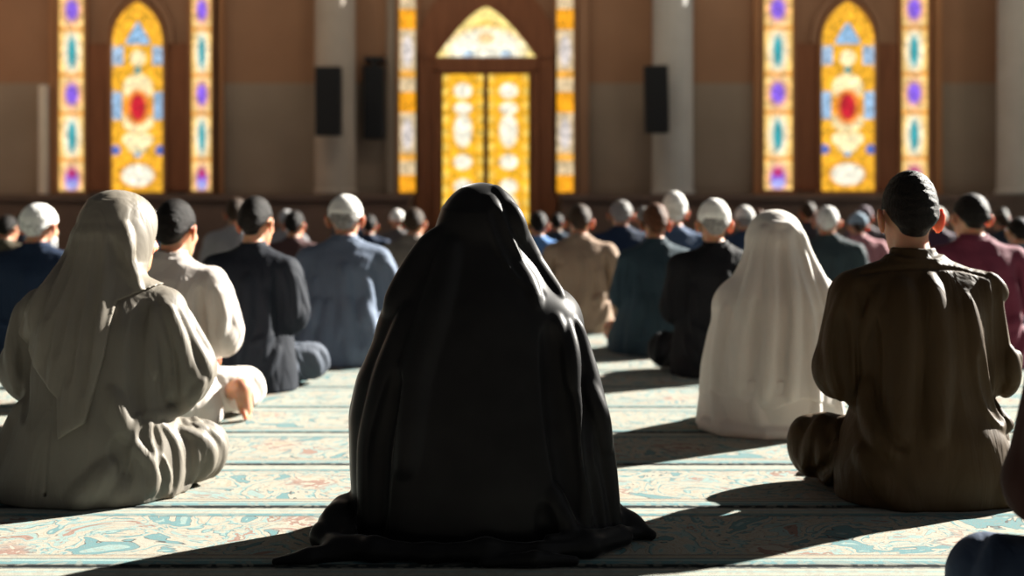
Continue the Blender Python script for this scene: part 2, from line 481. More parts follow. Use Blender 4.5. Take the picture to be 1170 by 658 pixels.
def shirt_mesh(name, h=0.008, rings=None, shoulder=0.0, collar='band', elbow=0.245, hem=0.0, folds=(), seed=1, puff=0.0,
               lo=(-0.46, -0.30, -0.02), hi=(0.46, 0.46, 0.74), amp=0.0035, sleeves=True, arm=None):
    F = Field(lo, hi, h)
    rings = rings or [(0.0, 0, 0.00, 0.245, 0.185), (0.08, 0, 0.00, 0.250, 0.190), (0.18, 0, 0.0, 0.222, 0.178), (0.30, 0, 0.0, 0.192, 0.150),
                      (0.42, 0, 0.0, 0.198, 0.142), (0.52, 0, 0.005, 0.205, 0.135), (0.575, 0, 0.012, 0.200, 0.115), (0.615, 0, 0.018, 0.140, 0.090), (0.655, 0, 0.028, 0.072, 0.070)]
    F.stack(rings, n=2.3, k=0.0)
    w = shoulder
    for s in (-1, 1):
        F.cap((s * 0.04, 0.015, 0.628), (s * (0.185 + w), 0.015, 0.560), 0.046, 0.066, k=0.05)
        a = arm or [(s * (0.190 + w), 0.018, 0.548), (s * elbow, 0.025, 0.350), (s * 0.130, 0.210, 0.272)]
        if arm: a = [(s * p[0], p[1], p[2]) for p in arm]
        F.chain(a, [0.070 + puff, 0.066 + puff, 0.048], 0.022)
        # cloth hanging under the elbow
        F.ell((a[1][0] * 0.95, a[1][1] + 0.01, a[1][2] - 0.03), (0.058 + puff, 0.060, 0.055), 0.03)
    if collar == 'band':
        F.stack([(0.640, 0, 0.030, 0.080, 0.076), (0.662, 0, 0.034, 0.071, 0.070), (0.692, 0, 0.040, 0.067, 0.066)], n=2.0, k=0.012)
    elif collar == 'shirt':
        F.stack([(0.634, 0, 0.028, 0.094, 0.086), (0.655, 0, 0.032, 0.080, 0.078), (0.690, 0, 0.040, 0.069, 0.068)], n=2.0, k=0.004)
    F.wobble(amp, 18, seed); F.wobble(amp * 0.3, 45, seed + 3)
    for f in folds: F.fold(**f)
    F.stack([(0.665, 0, 0.040, 0.058, 0.057), (0.75, 0, 0.046, 0.060, 0.058)], n=2.0, k=0.004, cut=True)     # neck opening
    F.floor_cut(hem)
    return F.mesh(name, 1)

# fold sets shared by the men in the rows (metres, seen from behind)
def common_folds(seed=0, strong=1.0):
    r = np.random.default_rng(seed); j = lambda: r.uniform(-0.012, 0.012)
    fs = []
    for s in (-1, 1):
        fs += [dict(pts=[(s * 0.178 + j(), 0.54), (s * 0.182 + j(), 0.42), (s * 0.180 + j(), 0.30)], r=0.011, cut=True, sink=0.1, k=0.012),     # armhole crease
               dict(pts=[(s * 0.225 + j(), 0.55), (s * 0.262 + j(), 0.44), (s * 0.262, 0.34)], r=0.011 * strong),
               dict(pts=[(s * 0.200 + j(), 0.54), (s * 0.225 + j(), 0.42), (s * 0.220, 0.31)], r=0.010 * strong),
               dict(pts=[(s * 0.13 + j(), 0.45), (s * 0.145 + j(), 0.30), (s * 0.11 + j(), 0.16)], r=0.014 * strong, sink=0.45, k=0.025),
               dict(pts=[(s * 0.16, 0.27), (s * 0.12 + j(), 0.235), (s * 0.06, 0.225)], r=0.010 * strong, sink=0.4, k=0.02),
               dict(pts=[(s * 0.19, 0.20), (s * 0.16 + j(), 0.12), (s * 0.10, 0.05)], r=0.012 * strong, sink=0.4, k=0.02)]
    fs += [dict(pts=[(0.02 + j(), 0.52), (0.03 + j(), 0.35), (0.00 + j(), 0.15)], r=0.016, sink=0.6, k=0.03),
           dict(pts=[(0.00, 0.55), (0.05, 0.47), (0.06, 0.36)], view='right', r=0.012 * strong),
           dict(pts=[(0.04, 0.56), (0.08, 0.47), (0.10, 0.38)], view='right', r=0.011 * strong),
           dict(pts=[(-0.03, 0.54), (0.00, 0.44), (0.02, 0.35)], view='right', r=0.011 * strong)]
    return fs

def obj(name, me, mat, parent=None, slot_obj=False):
    o = bpy.data.objects.new(name, me)
    if slot_obj:
        if len(me.materials) == 0: me.materials.append(mat)
        link(o, parent)
        o.material_slots[0].link = 'OBJECT'; o.material_slots[0].material = mat
    else:
        if len(me.materials) == 0: me.materials.append(mat)
        link(o, parent)
    return o

GROUND = 0.012     # carpet top

# ---- shared meshes
BODY = {'kneel': body_mesh('body_kneel', 0.0, -0.06, kneel=True), 'ahead': body_mesh('body_ahead', 0.0, -0.06), 'turned': body_mesh('body_turned', -0.14, -0.06), 'foot': body_mesh('body_foot', -0.10, -0.05, foot=True)}
YAW = {'ahead': (-0.06, 0.0), 'turned': (-0.06, -0.14), 'foot': (-0.05, -0.10)}
HAIRM = {'short': hair_mesh('short_hair', 0.005), 'full': hair_mesh('full_hair', 0.005, 0.012), 'bald': hair_mesh('thin_hair', 0.005, 0.0, 0.002, True)}
CAPM = {'round': cap_mesh('round_cap'), 'tall': cap_mesh('tall_cap', tall=0.012), 'deep': cap_mesh('deep_cap', low=0.012)}
BEARD = beard_mesh('beard')
TROUSERS = trousers_mesh('trousers')
SHIRT = {
    'shirt': shirt_mesh('shirt', collar='shirt', folds=common_folds(1), seed=2),
    'loose': shirt_mesh('loose_shirt', collar='band', folds=common_folds(2, 1.15), seed=8, puff=0.008, elbow=0.255),
    'jacket': shirt_mesh('jacket', collar='shirt', shoulder=0.012, folds=common_folds(3, 0.8), seed=5, amp=0.003,
                         rings=[(0.0, 0, 0, 0.255, 0.19), (0.1, 0, 0, 0.252, 0.19), (0.2, 0, 0, 0.235, 0.18), (0.32, 0, 0, 0.215, 0.16), (0.42, 0, 0, 0.212, 0.15),
                                (0.52, 0, 0.005, 0.216, 0.14), (0.58, 0, 0.012, 0.205, 0.115), (0.615, 0, 0.018, 0.140, 0.090), (0.655, 0, 0.028, 0.072, 0.070)]),
    'robe': shirt_mesh('robe', collar='band', folds=common_folds(4, 0.9) + [dict(pts=[(x, 0.34), (x * 1.35, 0.18), (x * 1.6, 0.02)], r=0.016, sink=0.4, k=0.03) for x in (-0.12, -0.05, 0.04, 0.12)],
                       seed=6, hi=(0.46, 0.56, 0.74),
                       rings=[(0.0, 0, 0.10, 0.315, 0.33), (0.08, 0, 0.10, 0.310, 0.325), (0.18, 0, 0.06, 0.272, 0.255), (0.30, 0, 0.01, 0.232, 0.175), (0.42, 0, 0.0, 0.214, 0.148),
                              (0.52, 0, 0.005, 0.208, 0.136), (0.58, 0, 0.012, 0.198, 0.112), (0.615, 0, 0.018, 0.140, 0.090), (0.655, 0, 0.028, 0.072, 0.070)]),
}

_cl = {}
def dye(c, rough=0.8):
    key = (tuple(c), rough)
    if key not in _cl:
        _cl[key] = cloth('cloth_%d' % len(_cl), c, rough)
    return _cl[key]

def person(label, x, y, top, shirt='shirt', col=(0.3, 0.3, 0.3), pants=(0.05, 0.05, 0.06), pose='ahead', hair=('short', 'black'), cap=None, capcol=(0.75, 0.74, 0.71),
           beard=None, skin='warm', wide=1.0, rz=0.0, group='worshippers sitting in the rows'):
    s = top / 0.905
    b = obj('person', BODY[pose], SKIN[skin], slot_obj=True)
    b.location = (x, y, GROUND); b.rotation_euler = (0, 0, rz); b.scale = (s * wide, s, s)
    tag(b, label, 'person', group)
    name = {'shirt': 'shirt', 'loose': 'shirt', 'jacket': 'jacket', 'robe': 'robe'}[shirt]
    obj(name, SHIRT[shirt], dye(col), b, True)
    if shirt != 'robe':
        obj('trousers', TROUSERS, dye(pants), b, True)
    p, yw = YAW[pose]
    M = Matrix.Translation(PIV) @ Euler((p, 0, yw), 'XYZ').to_matrix().to_4x4() @ Matrix.Translation(-Vector(PIV))
    def on_head(nm, me, m):
        o = obj(nm, me, m, b, True); o.matrix_local = M
        return o
    if hair: on_head('hair', HAIRM[hair[0]], HAIR[hair[1]])
    if cap: on_head('cap', CAPM[cap], dye(capcol, 0.9))
    if beard: on_head('beard', BEARD, HAIR[beard])
    return b



# ------------------------------------------------------------------ woman in the black chador
def trace(cx, s, pts, cy=235.0, ch=0.9):
    return [((x - cx) / s, ch - (y - cy) / s - GROUND) for x, y in pts]

def ring_list(cx, s, rows, dep):
    """rows: (height row, left edge, right edge); dep: (z, cy, ry) profile of the depth"""
    out = []
    dz = np.array(sorted(dep))
    for yy, l, r in rows:
        z = 0.9 - (yy - 235.0) / s - GROUND
        a, b = (l - cx) / s, (r - cx) / s
        out.append((z, (a + b) / 2, float(np.interp(z, dz[:, 0], dz[:, 1])), (b - a) / 2, float(np.interp(z, dz[:, 0], dz[:, 2]))))
    return out

def chador_woman():
    cx, s = 549.0, 424.0
    T = lambda *p: trace(cx, s, p)
    F = Field((-0.60, -0.36, -0.02), (0.56, 0.50, 1.0), 0.0045)
    rows = [(242, 508, 589), (254, 500, 597), (270, 492, 600), (290, 482, 605), (320, 461, 625), (345, 446, 648), (375, 431, 662),
            (430, 407, 680), (475, 398, 690), (540, 398, 696), (590, 401, 703), (611.8, 399, 710)]
    dep = [(0, 0.03, 0.235), (0.1, 0.03, 0.235), (0.2, 0.03, 0.225), (0.35, 0.03, 0.205), (0.5, 0.025, 0.178), (0.62, 0.02, 0.150), (0.72, 0.035, 0.128), (0.8, 0.05, 0.124), (0.88, 0.055, 0.122), (0.94, 0.05, 0.085), (0.96, 0.05, 0.05)]
    F.stack(ring_list(cx, s, rows, dep), n=2.5, k=0.0, smooth=3)
    F.ell((-0.002, 0.055, 0.842), (0.114, 0.126, 0.110), 0.03)
    for sx in (-1, 1): F.cap((sx * 0.11, 0.12, 0.13), (sx * 0.12, 0.355, 0.085), 0.12, 0.082, 0.06)
    F.cap((-0.08, 0.28, 0.10), (0.08, 0.28, 0.10), 0.085, k=0.06)
    F.ell((0.195, 0.04, 0.575), (0.075, 0.10, 0.080), 0.05)
    F.ell((-0.19, 0.04, 0.565), (0.075, 0.10, 0.080), 0.05)
    F.wobble(0.0025, 12, 3)
    f = F.fold
    # cloth pulled from the crown to the sunny shoulder
    f(T((560, 228), (566, 250), (572, 272), (584, 298), (598, 322)), r=0.015, sink=0.25, k=0.014)
    f(T((566, 216), (578, 238), (590, 262), (603, 288), (618, 312), (640, 338)), r=0.014, sink=0.25, k=0.012)
    f(T((565, 238), (573, 262), (584, 284), (600, 306), (618, 330)), r=0.012, sink=0.0, k=0.012, cut=True)
    f(T((584, 236), (591, 252), (596, 272)), r=0.010, sink=0.45)
    f(T((588, 300), (604, 325), (612, 345)), r=0.012, sink=0.3)
    f(T((500, 270), (478, 310), (452, 350)), r=0.016, sink=0.6, k=0.03)
    f(T((517, 280), (505, 340), (480, 420), (470, 520)), r=0.014, sink=0.6, k=0.03)
    f(T((470, 350), (445, 420), (428, 500), (425, 590)), r=0.013, sink=0.3, k=0.018)
    f(T((458, 420), (440, 500), (436, 600)), r=0.014, sink=0.0, k=0.016, cut=True)
    # sleeve side
    f(T((634, 362), (643, 405), (651, 448), (661, 507), (666, 555), (660, 596)), r=0.017, sink=0.0, k=0.012)
    f(T((628, 372), (633, 420), (640, 480), (648, 540), (648, 580)), r=0.018, sink=-0.1, k=0.018, cut=True)
    f(T((647, 368), (651, 400), (652, 437)), r=0.012, sink=0.15, k=0.010)
    f(T((657, 368), (670, 420), (682, 480), (690, 530), (697, 585), (703, 612)), r=0.016, sink=0.0, k=0.011)
    f(T((664, 420), (672, 480), (678, 540), (684, 590)), r=0.014, sink=0.0, k=0.012, cut=True)
    f(T((668, 430), (684, 470), (690, 510)), r=0.012, sink=0.2, k=0.012)
    # sweep of cloth towards the hem
    f(T((629, 545), (636, 578), (650, 600), (672, 612), (700, 624)), r=0.020, sink=0.05, k=0.014)
    f(T((640, 560), (648, 588), (668, 603)), r=0.010, sink=0.2, k=0.010)
    f(T((618, 560), (624, 596), (640, 618), (670, 630)), r=0.015, sink=0.0, k=0.014, cut=True)
    # the hem lying in folds on the carpet
    F.chain([(-0.33, 0.05, 0.05), (-0.385, -0.03, 0.035), (-0.40, -0.12, 0.03), (-0.36, -0.20, 0.022), (-0.26, -0.235, 0.028), (-0.12, -0.25, 0.022), (0.02, -0.255, 0.03), (0.16, -0.25, 0.022), (0.28, -0.20, 0.028), (0.38, -0.10, 0.02)],
            [0.05, 0.042, 0.034, 0.026, 0.028, 0.022, 0.028, 0.024, 0.026, 0.02], 0.03)
    F.chain([(-0.36, -0.02, 0.07), (-0.37, -0.08, 0.065), (-0.33, -0.16, 0.05)], [0.045, 0.04, 0.02], 0.02)
    F.chain([(-0.30, -0.20, 0.02), (-0.42, -0.25, 0.012), (-0.50, -0.27, 0.008)], [0.035, 0.022, 0.01], 0.02)
    F.chain([(0.33, 0.02, 0.05), (0.40, -0.02, 0.03), (0.455, -0.05, 0.015)], [0.05, 0.032, 0.014], 0.03)
    F.chain([(0.18, -0.225, 0.05), (0.28, -0.18, 0.042), (0.37, -0.10, 0.035), (0.42, -0.05, 0.02)], [0.014, 0.016, 0.016, 0.012], 0.012)
    F.chain([(0.06, -0.265, 0.03), (0.15, -0.262, 0.038), (0.26, -0.225, 0.03)], [0.012, 0.014, 0.012], 0.010)
    F.chain([(0.02, -0.29, 0.012), (0.14, -0.295, 0.022), (0.24, -0.27, 0.010)], [0.014, 0.018, 0.012], 0.012)
    F.ell((0, 0.185, 0.80), (0.062, 0.10, 0.085), 0.012, cut=True)          # opening for the face
    F.floor_cut(0.0)
    me = F.mesh('chador', 1)
    m, nt, b = new_mat('black_chador_cloth')
    col, n, tc = noise_mix(nt, (0.009, 0.009, 0.010), (0.012, 0.012, 0.013), 12)
    nt.links.new(col, b.inputs['Base Color'])
    b.inputs['Roughness'].default_value = 0.45
    b.inputs['Specular IOR Level'].default_value = 0.10
    b.inputs['Sheen Weight'].default_value = 0.45; b.inputs['Sheen Roughness'].default_value = 0.22
    p = obj('person', BODY['kneel'], SKIN['warm'], slot_obj=True)
    sc = 0.925 / 0.905
    p.scale = (sc * 0.98, sc, sc); p.location = (-0.085, 3.30, GROUND)
    tag(p, 'person seen from behind wrapped head to floor in a black chador', 'person', 'worshippers sitting in the rows')
    o = obj('chador', me, m, p); o.matrix_parent_inverse = p.matrix_basis.inverted(); o.location = (-0.085, 3.30, GROUND)
    return p

# ------------------------------------------------------------------ man in the brown tunic
def brown_man():
    S = 1.0 / 1.10
    cx, s = 1035.0, 376.0
    T = lambda *p: [(a * S / 0.87, b * S) for a, b in trace(cx, s, p)]
    folds = [
        dict(pts=T((962, 322), (970, 380), (972, 430), (976, 478)), r=0.018, cut=True, sink=0.0, k=0.010),
        dict(pts=T((948, 335), (938, 385), (938, 430), (950, 455)), r=0.016, sink=0.05, k=0.010),
        dict(pts=T((957, 340), (951, 395), (953, 440), (965, 466)), r=0.016, sink=0.05, k=0.010),
        dict(pts=T((943, 360), (945, 420), (956, 456)), r=0.014, sink=0.0, cut=True),
        dict(pts=T((1122, 322), (1129, 370), (1131, 420), (1134, 470)), r=0.018, cut=True, sink=0.0, k=0.010),
        dict(pts=T((1118, 316), (1140, 345), (1149, 390), (1150, 430)), r=0.016, sink=0.05, k=0.010),
        dict(pts=T((1140, 400), (1146, 440), (1138, 468)), r=0.016, sink=0.05, k=0.010),
        dict(pts=T((1080, 340), (1088, 420), (1098, 462), (1114, 482), (1136, 493)), r=0.019, sink=0.05, k=0.014),
        dict(pts=T((1092, 400), (1102, 445), (1118, 470), (1132, 480)), r=0.012, sink=0.0, k=0.012, cut=True),
        dict(pts=T((1122, 455), (1130, 475), (1133, 498)), r=0.012, sink=0.1, k=0.010),
        dict(pts=T((1134, 480), (1150, 500), (1155, 530)), r=0.012, sink=0.2),
        dict(pts=T((975, 430), (972, 470), (978, 498), (994, 508)), r=0.016, sink=0.1, k=0.014),
        dict(pts=T((985, 440), (988, 480), (1000, 500)), r=0.011, sink=0.0, cut=True),
        dict(pts=T((1040, 320), (1044, 400), (1036, 490)), r=0.016, sink=0.75, k=0.03),
        dict(pts=T((1010, 325), (1008, 410), (1000, 490)), r=0.016, sink=0.7, k=0.03),
        dict(pts=T((1140, 505), (1120, 545), (1085, 575)), r=0.016, sink=0.4, k=0.025),
        dict(pts=T((1145, 530), (1125, 565), (1095, 582)), r=0.013, sink=0.3, k=0.02),
        dict(pts=T((960, 510), (985, 550), (1020, 575)), r=0.016, sink=0.5, k=0.025),
        dict(pts=T((966, 312), (1000, 306), (1040, 304), (1080, 306), (1110, 314)), r=0.004, sink=0.0, k=0.004, cut=True, taper=False),
        dict(pts=T((985, 330), (975, 360), (968, 390)), r=0.010, sink=0.3),
    ]
    rings = [(0.0, 0.02, 0.00, 0.275, 0.200), (0.09, 0.02, 0.00, 0.282, 0.205), (0.17, 0.018, 0.0, 0.255, 0.192), (0.25, 0.010, 0.0, 0.212, 0.165), (0.32, 0.006, 0.0, 0.200, 0.152),
             (0.42, 0.002, 0.0, 0.212, 0.148), (0.52, 0, 0.005, 0.218, 0.138), (0.575, 0, 0.012, 0.206, 0.116), (0.615, 0, 0.018, 0.145, 0.090), (0.655, 0, 0.028, 0.075, 0.070)]
    me = shirt_mesh('brown_tunic', 0.0046, rings=rings, collar='shirt', folds=folds, seed=12, shoulder=0.012, elbow=0.250, puff=0.004, amp=0.002,
                    arm=[(0.202, 0.018, 0.545), (0.250, 0.03, 0.355), (0.175, 0.19, 0.30)])
    tro = trousers_mesh('brown_trousers', 0.006, seed=4, folds=[
        dict(pts=T((935, 505), (940, 540), (960, 575)), r=0.018, sink=0.1), dict(pts=T((952, 500), (962, 545), (985, 580)), r=0.018, sink=0.1),
        dict(pts=T((944, 505), (952, 545), (972, 578)), r=0.016, cut=True, sink=0.0)])
    m = cloth('brown_tunic_cloth', (0.052, 0.031, 0.013), 0.6, 0.0, 0.15)
    p = obj('person', BODY['ahead'], SKIN['warm'], slot_obj=True)
    sc = 1.10
    p.scale = (sc * 0.87, sc * 0.87, sc); p.location = (1.235, 3.74, GROUND); p.rotation_euler = (0, 0, 0.0)
    tag(p, 'person in a dark brown long tunic with short black hair and bare neck', 'person', 'worshippers sitting in the rows')
    obj('tunic', me, m, p); obj('trousers', tro, m, p)
    hm = hair_mesh('cropped_hair', 0.0032, 0.004, 0.0032)
    M = Matrix.Translation(PIV) @ Euler((-0.06, 0, 0), 'XYZ').to_matrix().to_4x4() @ Matrix.Translation(-Vector(PIV))
    o = obj('hair', hm, HAIR['black'], p); o.matrix_local = M
    return p

# ------------------------------------------------------------------ 2-D polygon distance (for cloth outlines)
def poly_sd(P, X, Z):
    P = np.array(P, float); d = np.full(np.broadcast(X, Z).shape, 1e9); ins = np.zeros(d.shape, bool)
    n = len(P)
    for i in range(n):
        a, b = P[i], P[(i + 1) % n]; e = b - a
        wx, wz = X - a[0], Z - a[1]
        t = np.clip((wx * e[0] + wz * e[1]) / (e @ e), 0, 1)
        d = np.minimum(d, (wx - t * e[0]) ** 2 + (wz - t * e[1]) ** 2)
        c = ((a[1] <= Z) & (b[1] > Z)) | ((b[1] <= Z) & (a[1] > Z))
        with np.errstate(divide='ignore', invalid='ignore'):
            xi = a[0] + (Z - a[1]) * (e[0] / e[1] if e[1] else 0)
        ins ^= c & (X < xi)
    d = np.sqrt(d)
    return np.where(ins, -d, d).astype(np.float32)

# ------------------------------------------------------------------ woman in the beige robe and headscarf
def beige_woman():
    cx, s = 122.0, 372.0
    T = lambda *p: trace(cx, s, p)
    lo, hi, h = (-0.44, -0.32, -0.02), (0.46, 0.46, 0.99), 0.0046
    F = Field(lo, hi, h)
    rings = [(0.0, -0.045, 0.03, 0.290, 0.235), (0.06, -0.040, 0.03, 0.298, 0.240), (0.14, -0.03, 0.02, 0.275, 0.220), (0.22, -0.02, 0.0, 0.238, 0.190), (0.32, -0.010, 0.0, 0.212, 0.165),
             (0.42, 0, 0.0, 0.205, 0.150), (0.52, 0, 0.005, 0.205, 0.138), (0.58, 0, 0.012, 0.195, 0.115), (0.63, 0, 0.018, 0.140, 0.090), (0.68, 0, 0.028, 0.078, 0.074)]
    F.stack(rings, n=2.2, k=0.0)
    for sd, el in ((-1, (-0.255, 0.03, 0.385)), (1, (0.262, 0.04, 0.375))):
        F.cap((sd * 0.04, 0.015, 0.650), (sd * 0.185, 0.015, 0.570), 0.046, 0.064, k=0.05)
        F.chain([(sd * 0.190, 0.018, 0.555), el, (sd * 0.17, 0.22, 0.28)], [0.070, 0.070, 0.055], 0.024)
        F.ell((el[0] * 0.93, el[1], el[2] - 0.045), (0.064, 0.065, 0.065), 0.03)
    F.chain([(0.10, 0.03, 0.12), (0.245, 0.13, 0.110), (0.05, 0.34, 0.07)], [0.11, 0.095, 0.07], 0.03)      # knee under the robe, sunny side
    F.chain([(-0.10, 0.03, 0.10), (-0.27, 0.20, 0.09), (-0.05, 0.34, 0.07)], [0.11, 0.085, 0.07], 0.03)
    F.wobble(0.0025, 14, 21)
    f = F.fold
    f(T((178, 345), (176, 400), (177, 440), (184, 470)), r=0.014, cut=True, sink=0.0, k=0.012)
    f(T((186, 345), (196, 380), (202, 420), (200, 450)), r=0.012, sink=0.15, k=0.010)
    f(T((196, 342), (212, 380), (224, 415), (232, 435)), r=0.012, sink=0.15, k=0.010)
    f(T((190, 350), (186, 385), (190, 425)), r=0.010, sink=0.15, k=0.010)
    f(T((205, 350), (216, 390), (222, 430), (214, 462)), r=0.011, sink=0.15, k=0.010)
    f(T((182, 468), (200, 474), (222, 458), (238, 436)), r=0.013, sink=0.15, k=0.012)
    f(T((176, 470), (168, 492), (180, 508), (194, 522), (194, 545), (178, 575)), r=0.012, sink=0.1, k=0.009)
    f(T((172, 480), (160, 505), (172, 530), (160, 560)), r=0.014, sink=0.0, k=0.014, cut=True)
    f(T((188, 476), (186, 498), (200, 518), (206, 545), (196, 574)), r=0.0095, sink=0.1, k=0.008)
    f(T((198, 482), (210, 508), (214, 540), (204, 572)), r=0.0095, sink=0.1, k=0.008)
    f(T((206, 484), (224, 505), (228, 530), (214, 564)), r=0.0095, sink=0.1, k=0.008)
    f(T((194, 484), (204, 515), (209, 545)), r=0.009, sink=0.0, k=0.008, cut=True)
    f(T((214, 484), (233, 505), (234, 530)), r=0.0095, sink=0.1, k=0.008)
    f(T((150, 440), (158, 470), (168, 490)), r=0.014, sink=0.4, k=0.02)
    f(T((165, 540), (150, 565), (120, 578)), r=0.016, sink=0.4, k=0.025)
    f(T((150, 520), (130, 550), (95, 572)), r=0.016, sink=0.5, k=0.03)
    f(T((30, 350), (24, 400), (30, 440)), r=0.012, sink=0.3)
    f(T((44, 360), (42, 420), (50, 470)), r=0.012, cut=True, sink=0.0)
    f(T((40, 460), (22, 510), (10, 560)), r=0.014, sink=0.4, k=0.02)
    f(T((88, 430), (86, 500), (84, 578)), r=0.003, sink=0.0, k=0.004, cut=True)      # back seam
    for dy, q in ((0.02, 0.0), (0.07, 0.02), (0.12, 0.03)):
        f([(dy, 0.20), (dy + 0.05, 0.14), (dy + 0.06, 0.03)], view='right', r=0.012, sink=0.15, k=0.009)
    for dy in (-0.02, 0.03, 0.07):
        f([(dy, 0.56), (dy + 0.02, 0.46), (dy + 0.03, 0.36)], view='right', r=0.011, sink=0.15, k=0.009)
    robeF = F.F.copy()
    F.stack([(0.66, 0, 0.040, 0.058, 0.057), (0.75, 0, 0.046, 0.060, 0.058)], n=2.0, k=0.004, cut=True)
    F.floor_cut(0.0)
    robe = F.mesh('beige_robe', 1)
    # headscarf: close over the head, falling over the back in pleats
    G = Field(lo, hi, h)
    G.F = robeF - 0.010
    R = rot_euler(-0.10, 0, -0.80); piv = PIV * 1.035
    G.T = (R, piv)
    G.ell((0, 0.068, 0.830), (0.108, 0.122, 0.112), 0.04)
    G.ell((0, 0.085, 0.76), (0.112, 0.090, 0.11), 0.04)
    G.T = None
    G.stack([(0.50, -0.01, 0.0, 0.160, 0.100), (0.58, -0.015, 0.005, 0.168, 0.120), (0.64, -0.01, 0.02, 0.135, 0.115), (0.72, 0.0, 0.035, 0.108, 0.105), (0.80, 0.01, 0.045, 0.100, 0.108), (0.85, 0.01, 0.05, 0.088, 0.100), (0.895, 0.01, 0.055, 0.050, 0.060)], n=2.0, k=0.03)
    G.wobble(0.002, 20, 5)
    g = G.fold
    for pts, r in (([(93, 262), (84, 290), (66, 335), (46, 385)], 0.012), ([(102, 262), (94, 305), (80, 360), (66, 410)], 0.014), ([(111, 262), (105, 310), (94, 380), (88, 440)], 0.014),
                   ([(120, 262), (118, 320), (112, 400), (108, 485)], 0.015), ([(130, 262), (132, 320), (131, 400), (122, 475)], 0.015)):
        g(T(*pts), r=r, sink=0.35, k=0.016)
    for pts in ([(97, 268), (90, 300), (74, 360)], [(107, 268), (100, 320), (90, 400)], [(116, 268), (112, 330), (104, 430)], [(125, 268), (126, 330), (122, 440)]):
        g(T(*pts), r=0.011, sink=0.0, k=0.010, cut=True)
    for pts in ([(136, 262), (143, 285), (154, 310), (172, 332)], [(143, 258), (150, 280), (158, 300), (168, 320)], [(150, 256), (156, 275), (160, 292)]):
        g(T(*pts), r=0.011, sink=0.25, k=0.012)
    for pts in ([(139, 268), (147, 290), (158, 312)],):
        g(T(*pts), r=0.009, sink=0.0, k=0.008, cut=True)
    poly = T((55, 190), (190, 190), (190, 325), (172, 332), (150, 342), (143, 400), (127, 472), (98, 490), (92, 446), (66, 420), (38, 385), (34, 378), (55, 320))
    X, Y, Z = G.ax[0][:, None, None], G.ax[1][None, :, None], G.ax[2][None, None, :]
    mask = poly_sd(poly, X, Z)
    mask = np.maximum(mask, np.minimum(Y - 0.06, 0.5 * (0.60 - Z) * 0 + (0.62 - Z) * 1.0) * np.ones_like(mask))
    G.F = np.maximum(G.F, mask)
    G.T = (R, piv)
    G.ell((0.0, 0.190, 0.775), (0.074, 0.105, 0.100), 0.010, cut=True)
    G.T = None
    scarf = G.mesh('headscarf', 1)
    m = cloth('beige_robe_cloth', (0.155, 0.139, 0.115), 0.55, 0.0, 0.25)
    m2 = cloth('beige_scarf_cloth', (0.185, 0.165, 0.135), 0.5, 0.0, 0.25)
    p = obj('person', body_mesh('body_scarf', -0.80, -0.10, kneel=True), SKIN['warm'], slot_obj=True)
    sc = 0.93 / 0.905
    p.scale = (sc, sc, sc); p.location = (-1.265, 3.78, GROUND)
    tag(p, 'person in a beige robe with a long pleated headscarf hanging down the back', 'person', 'worshippers sitting in the rows')
    for nm, me, mm in (('robe', robe, m), ('headscarf', scarf, m2)):
        o = obj(nm, me, mm, p); o.matrix_parent_inverse = p.matrix_basis.inverted(); o.location = p.location
    return p

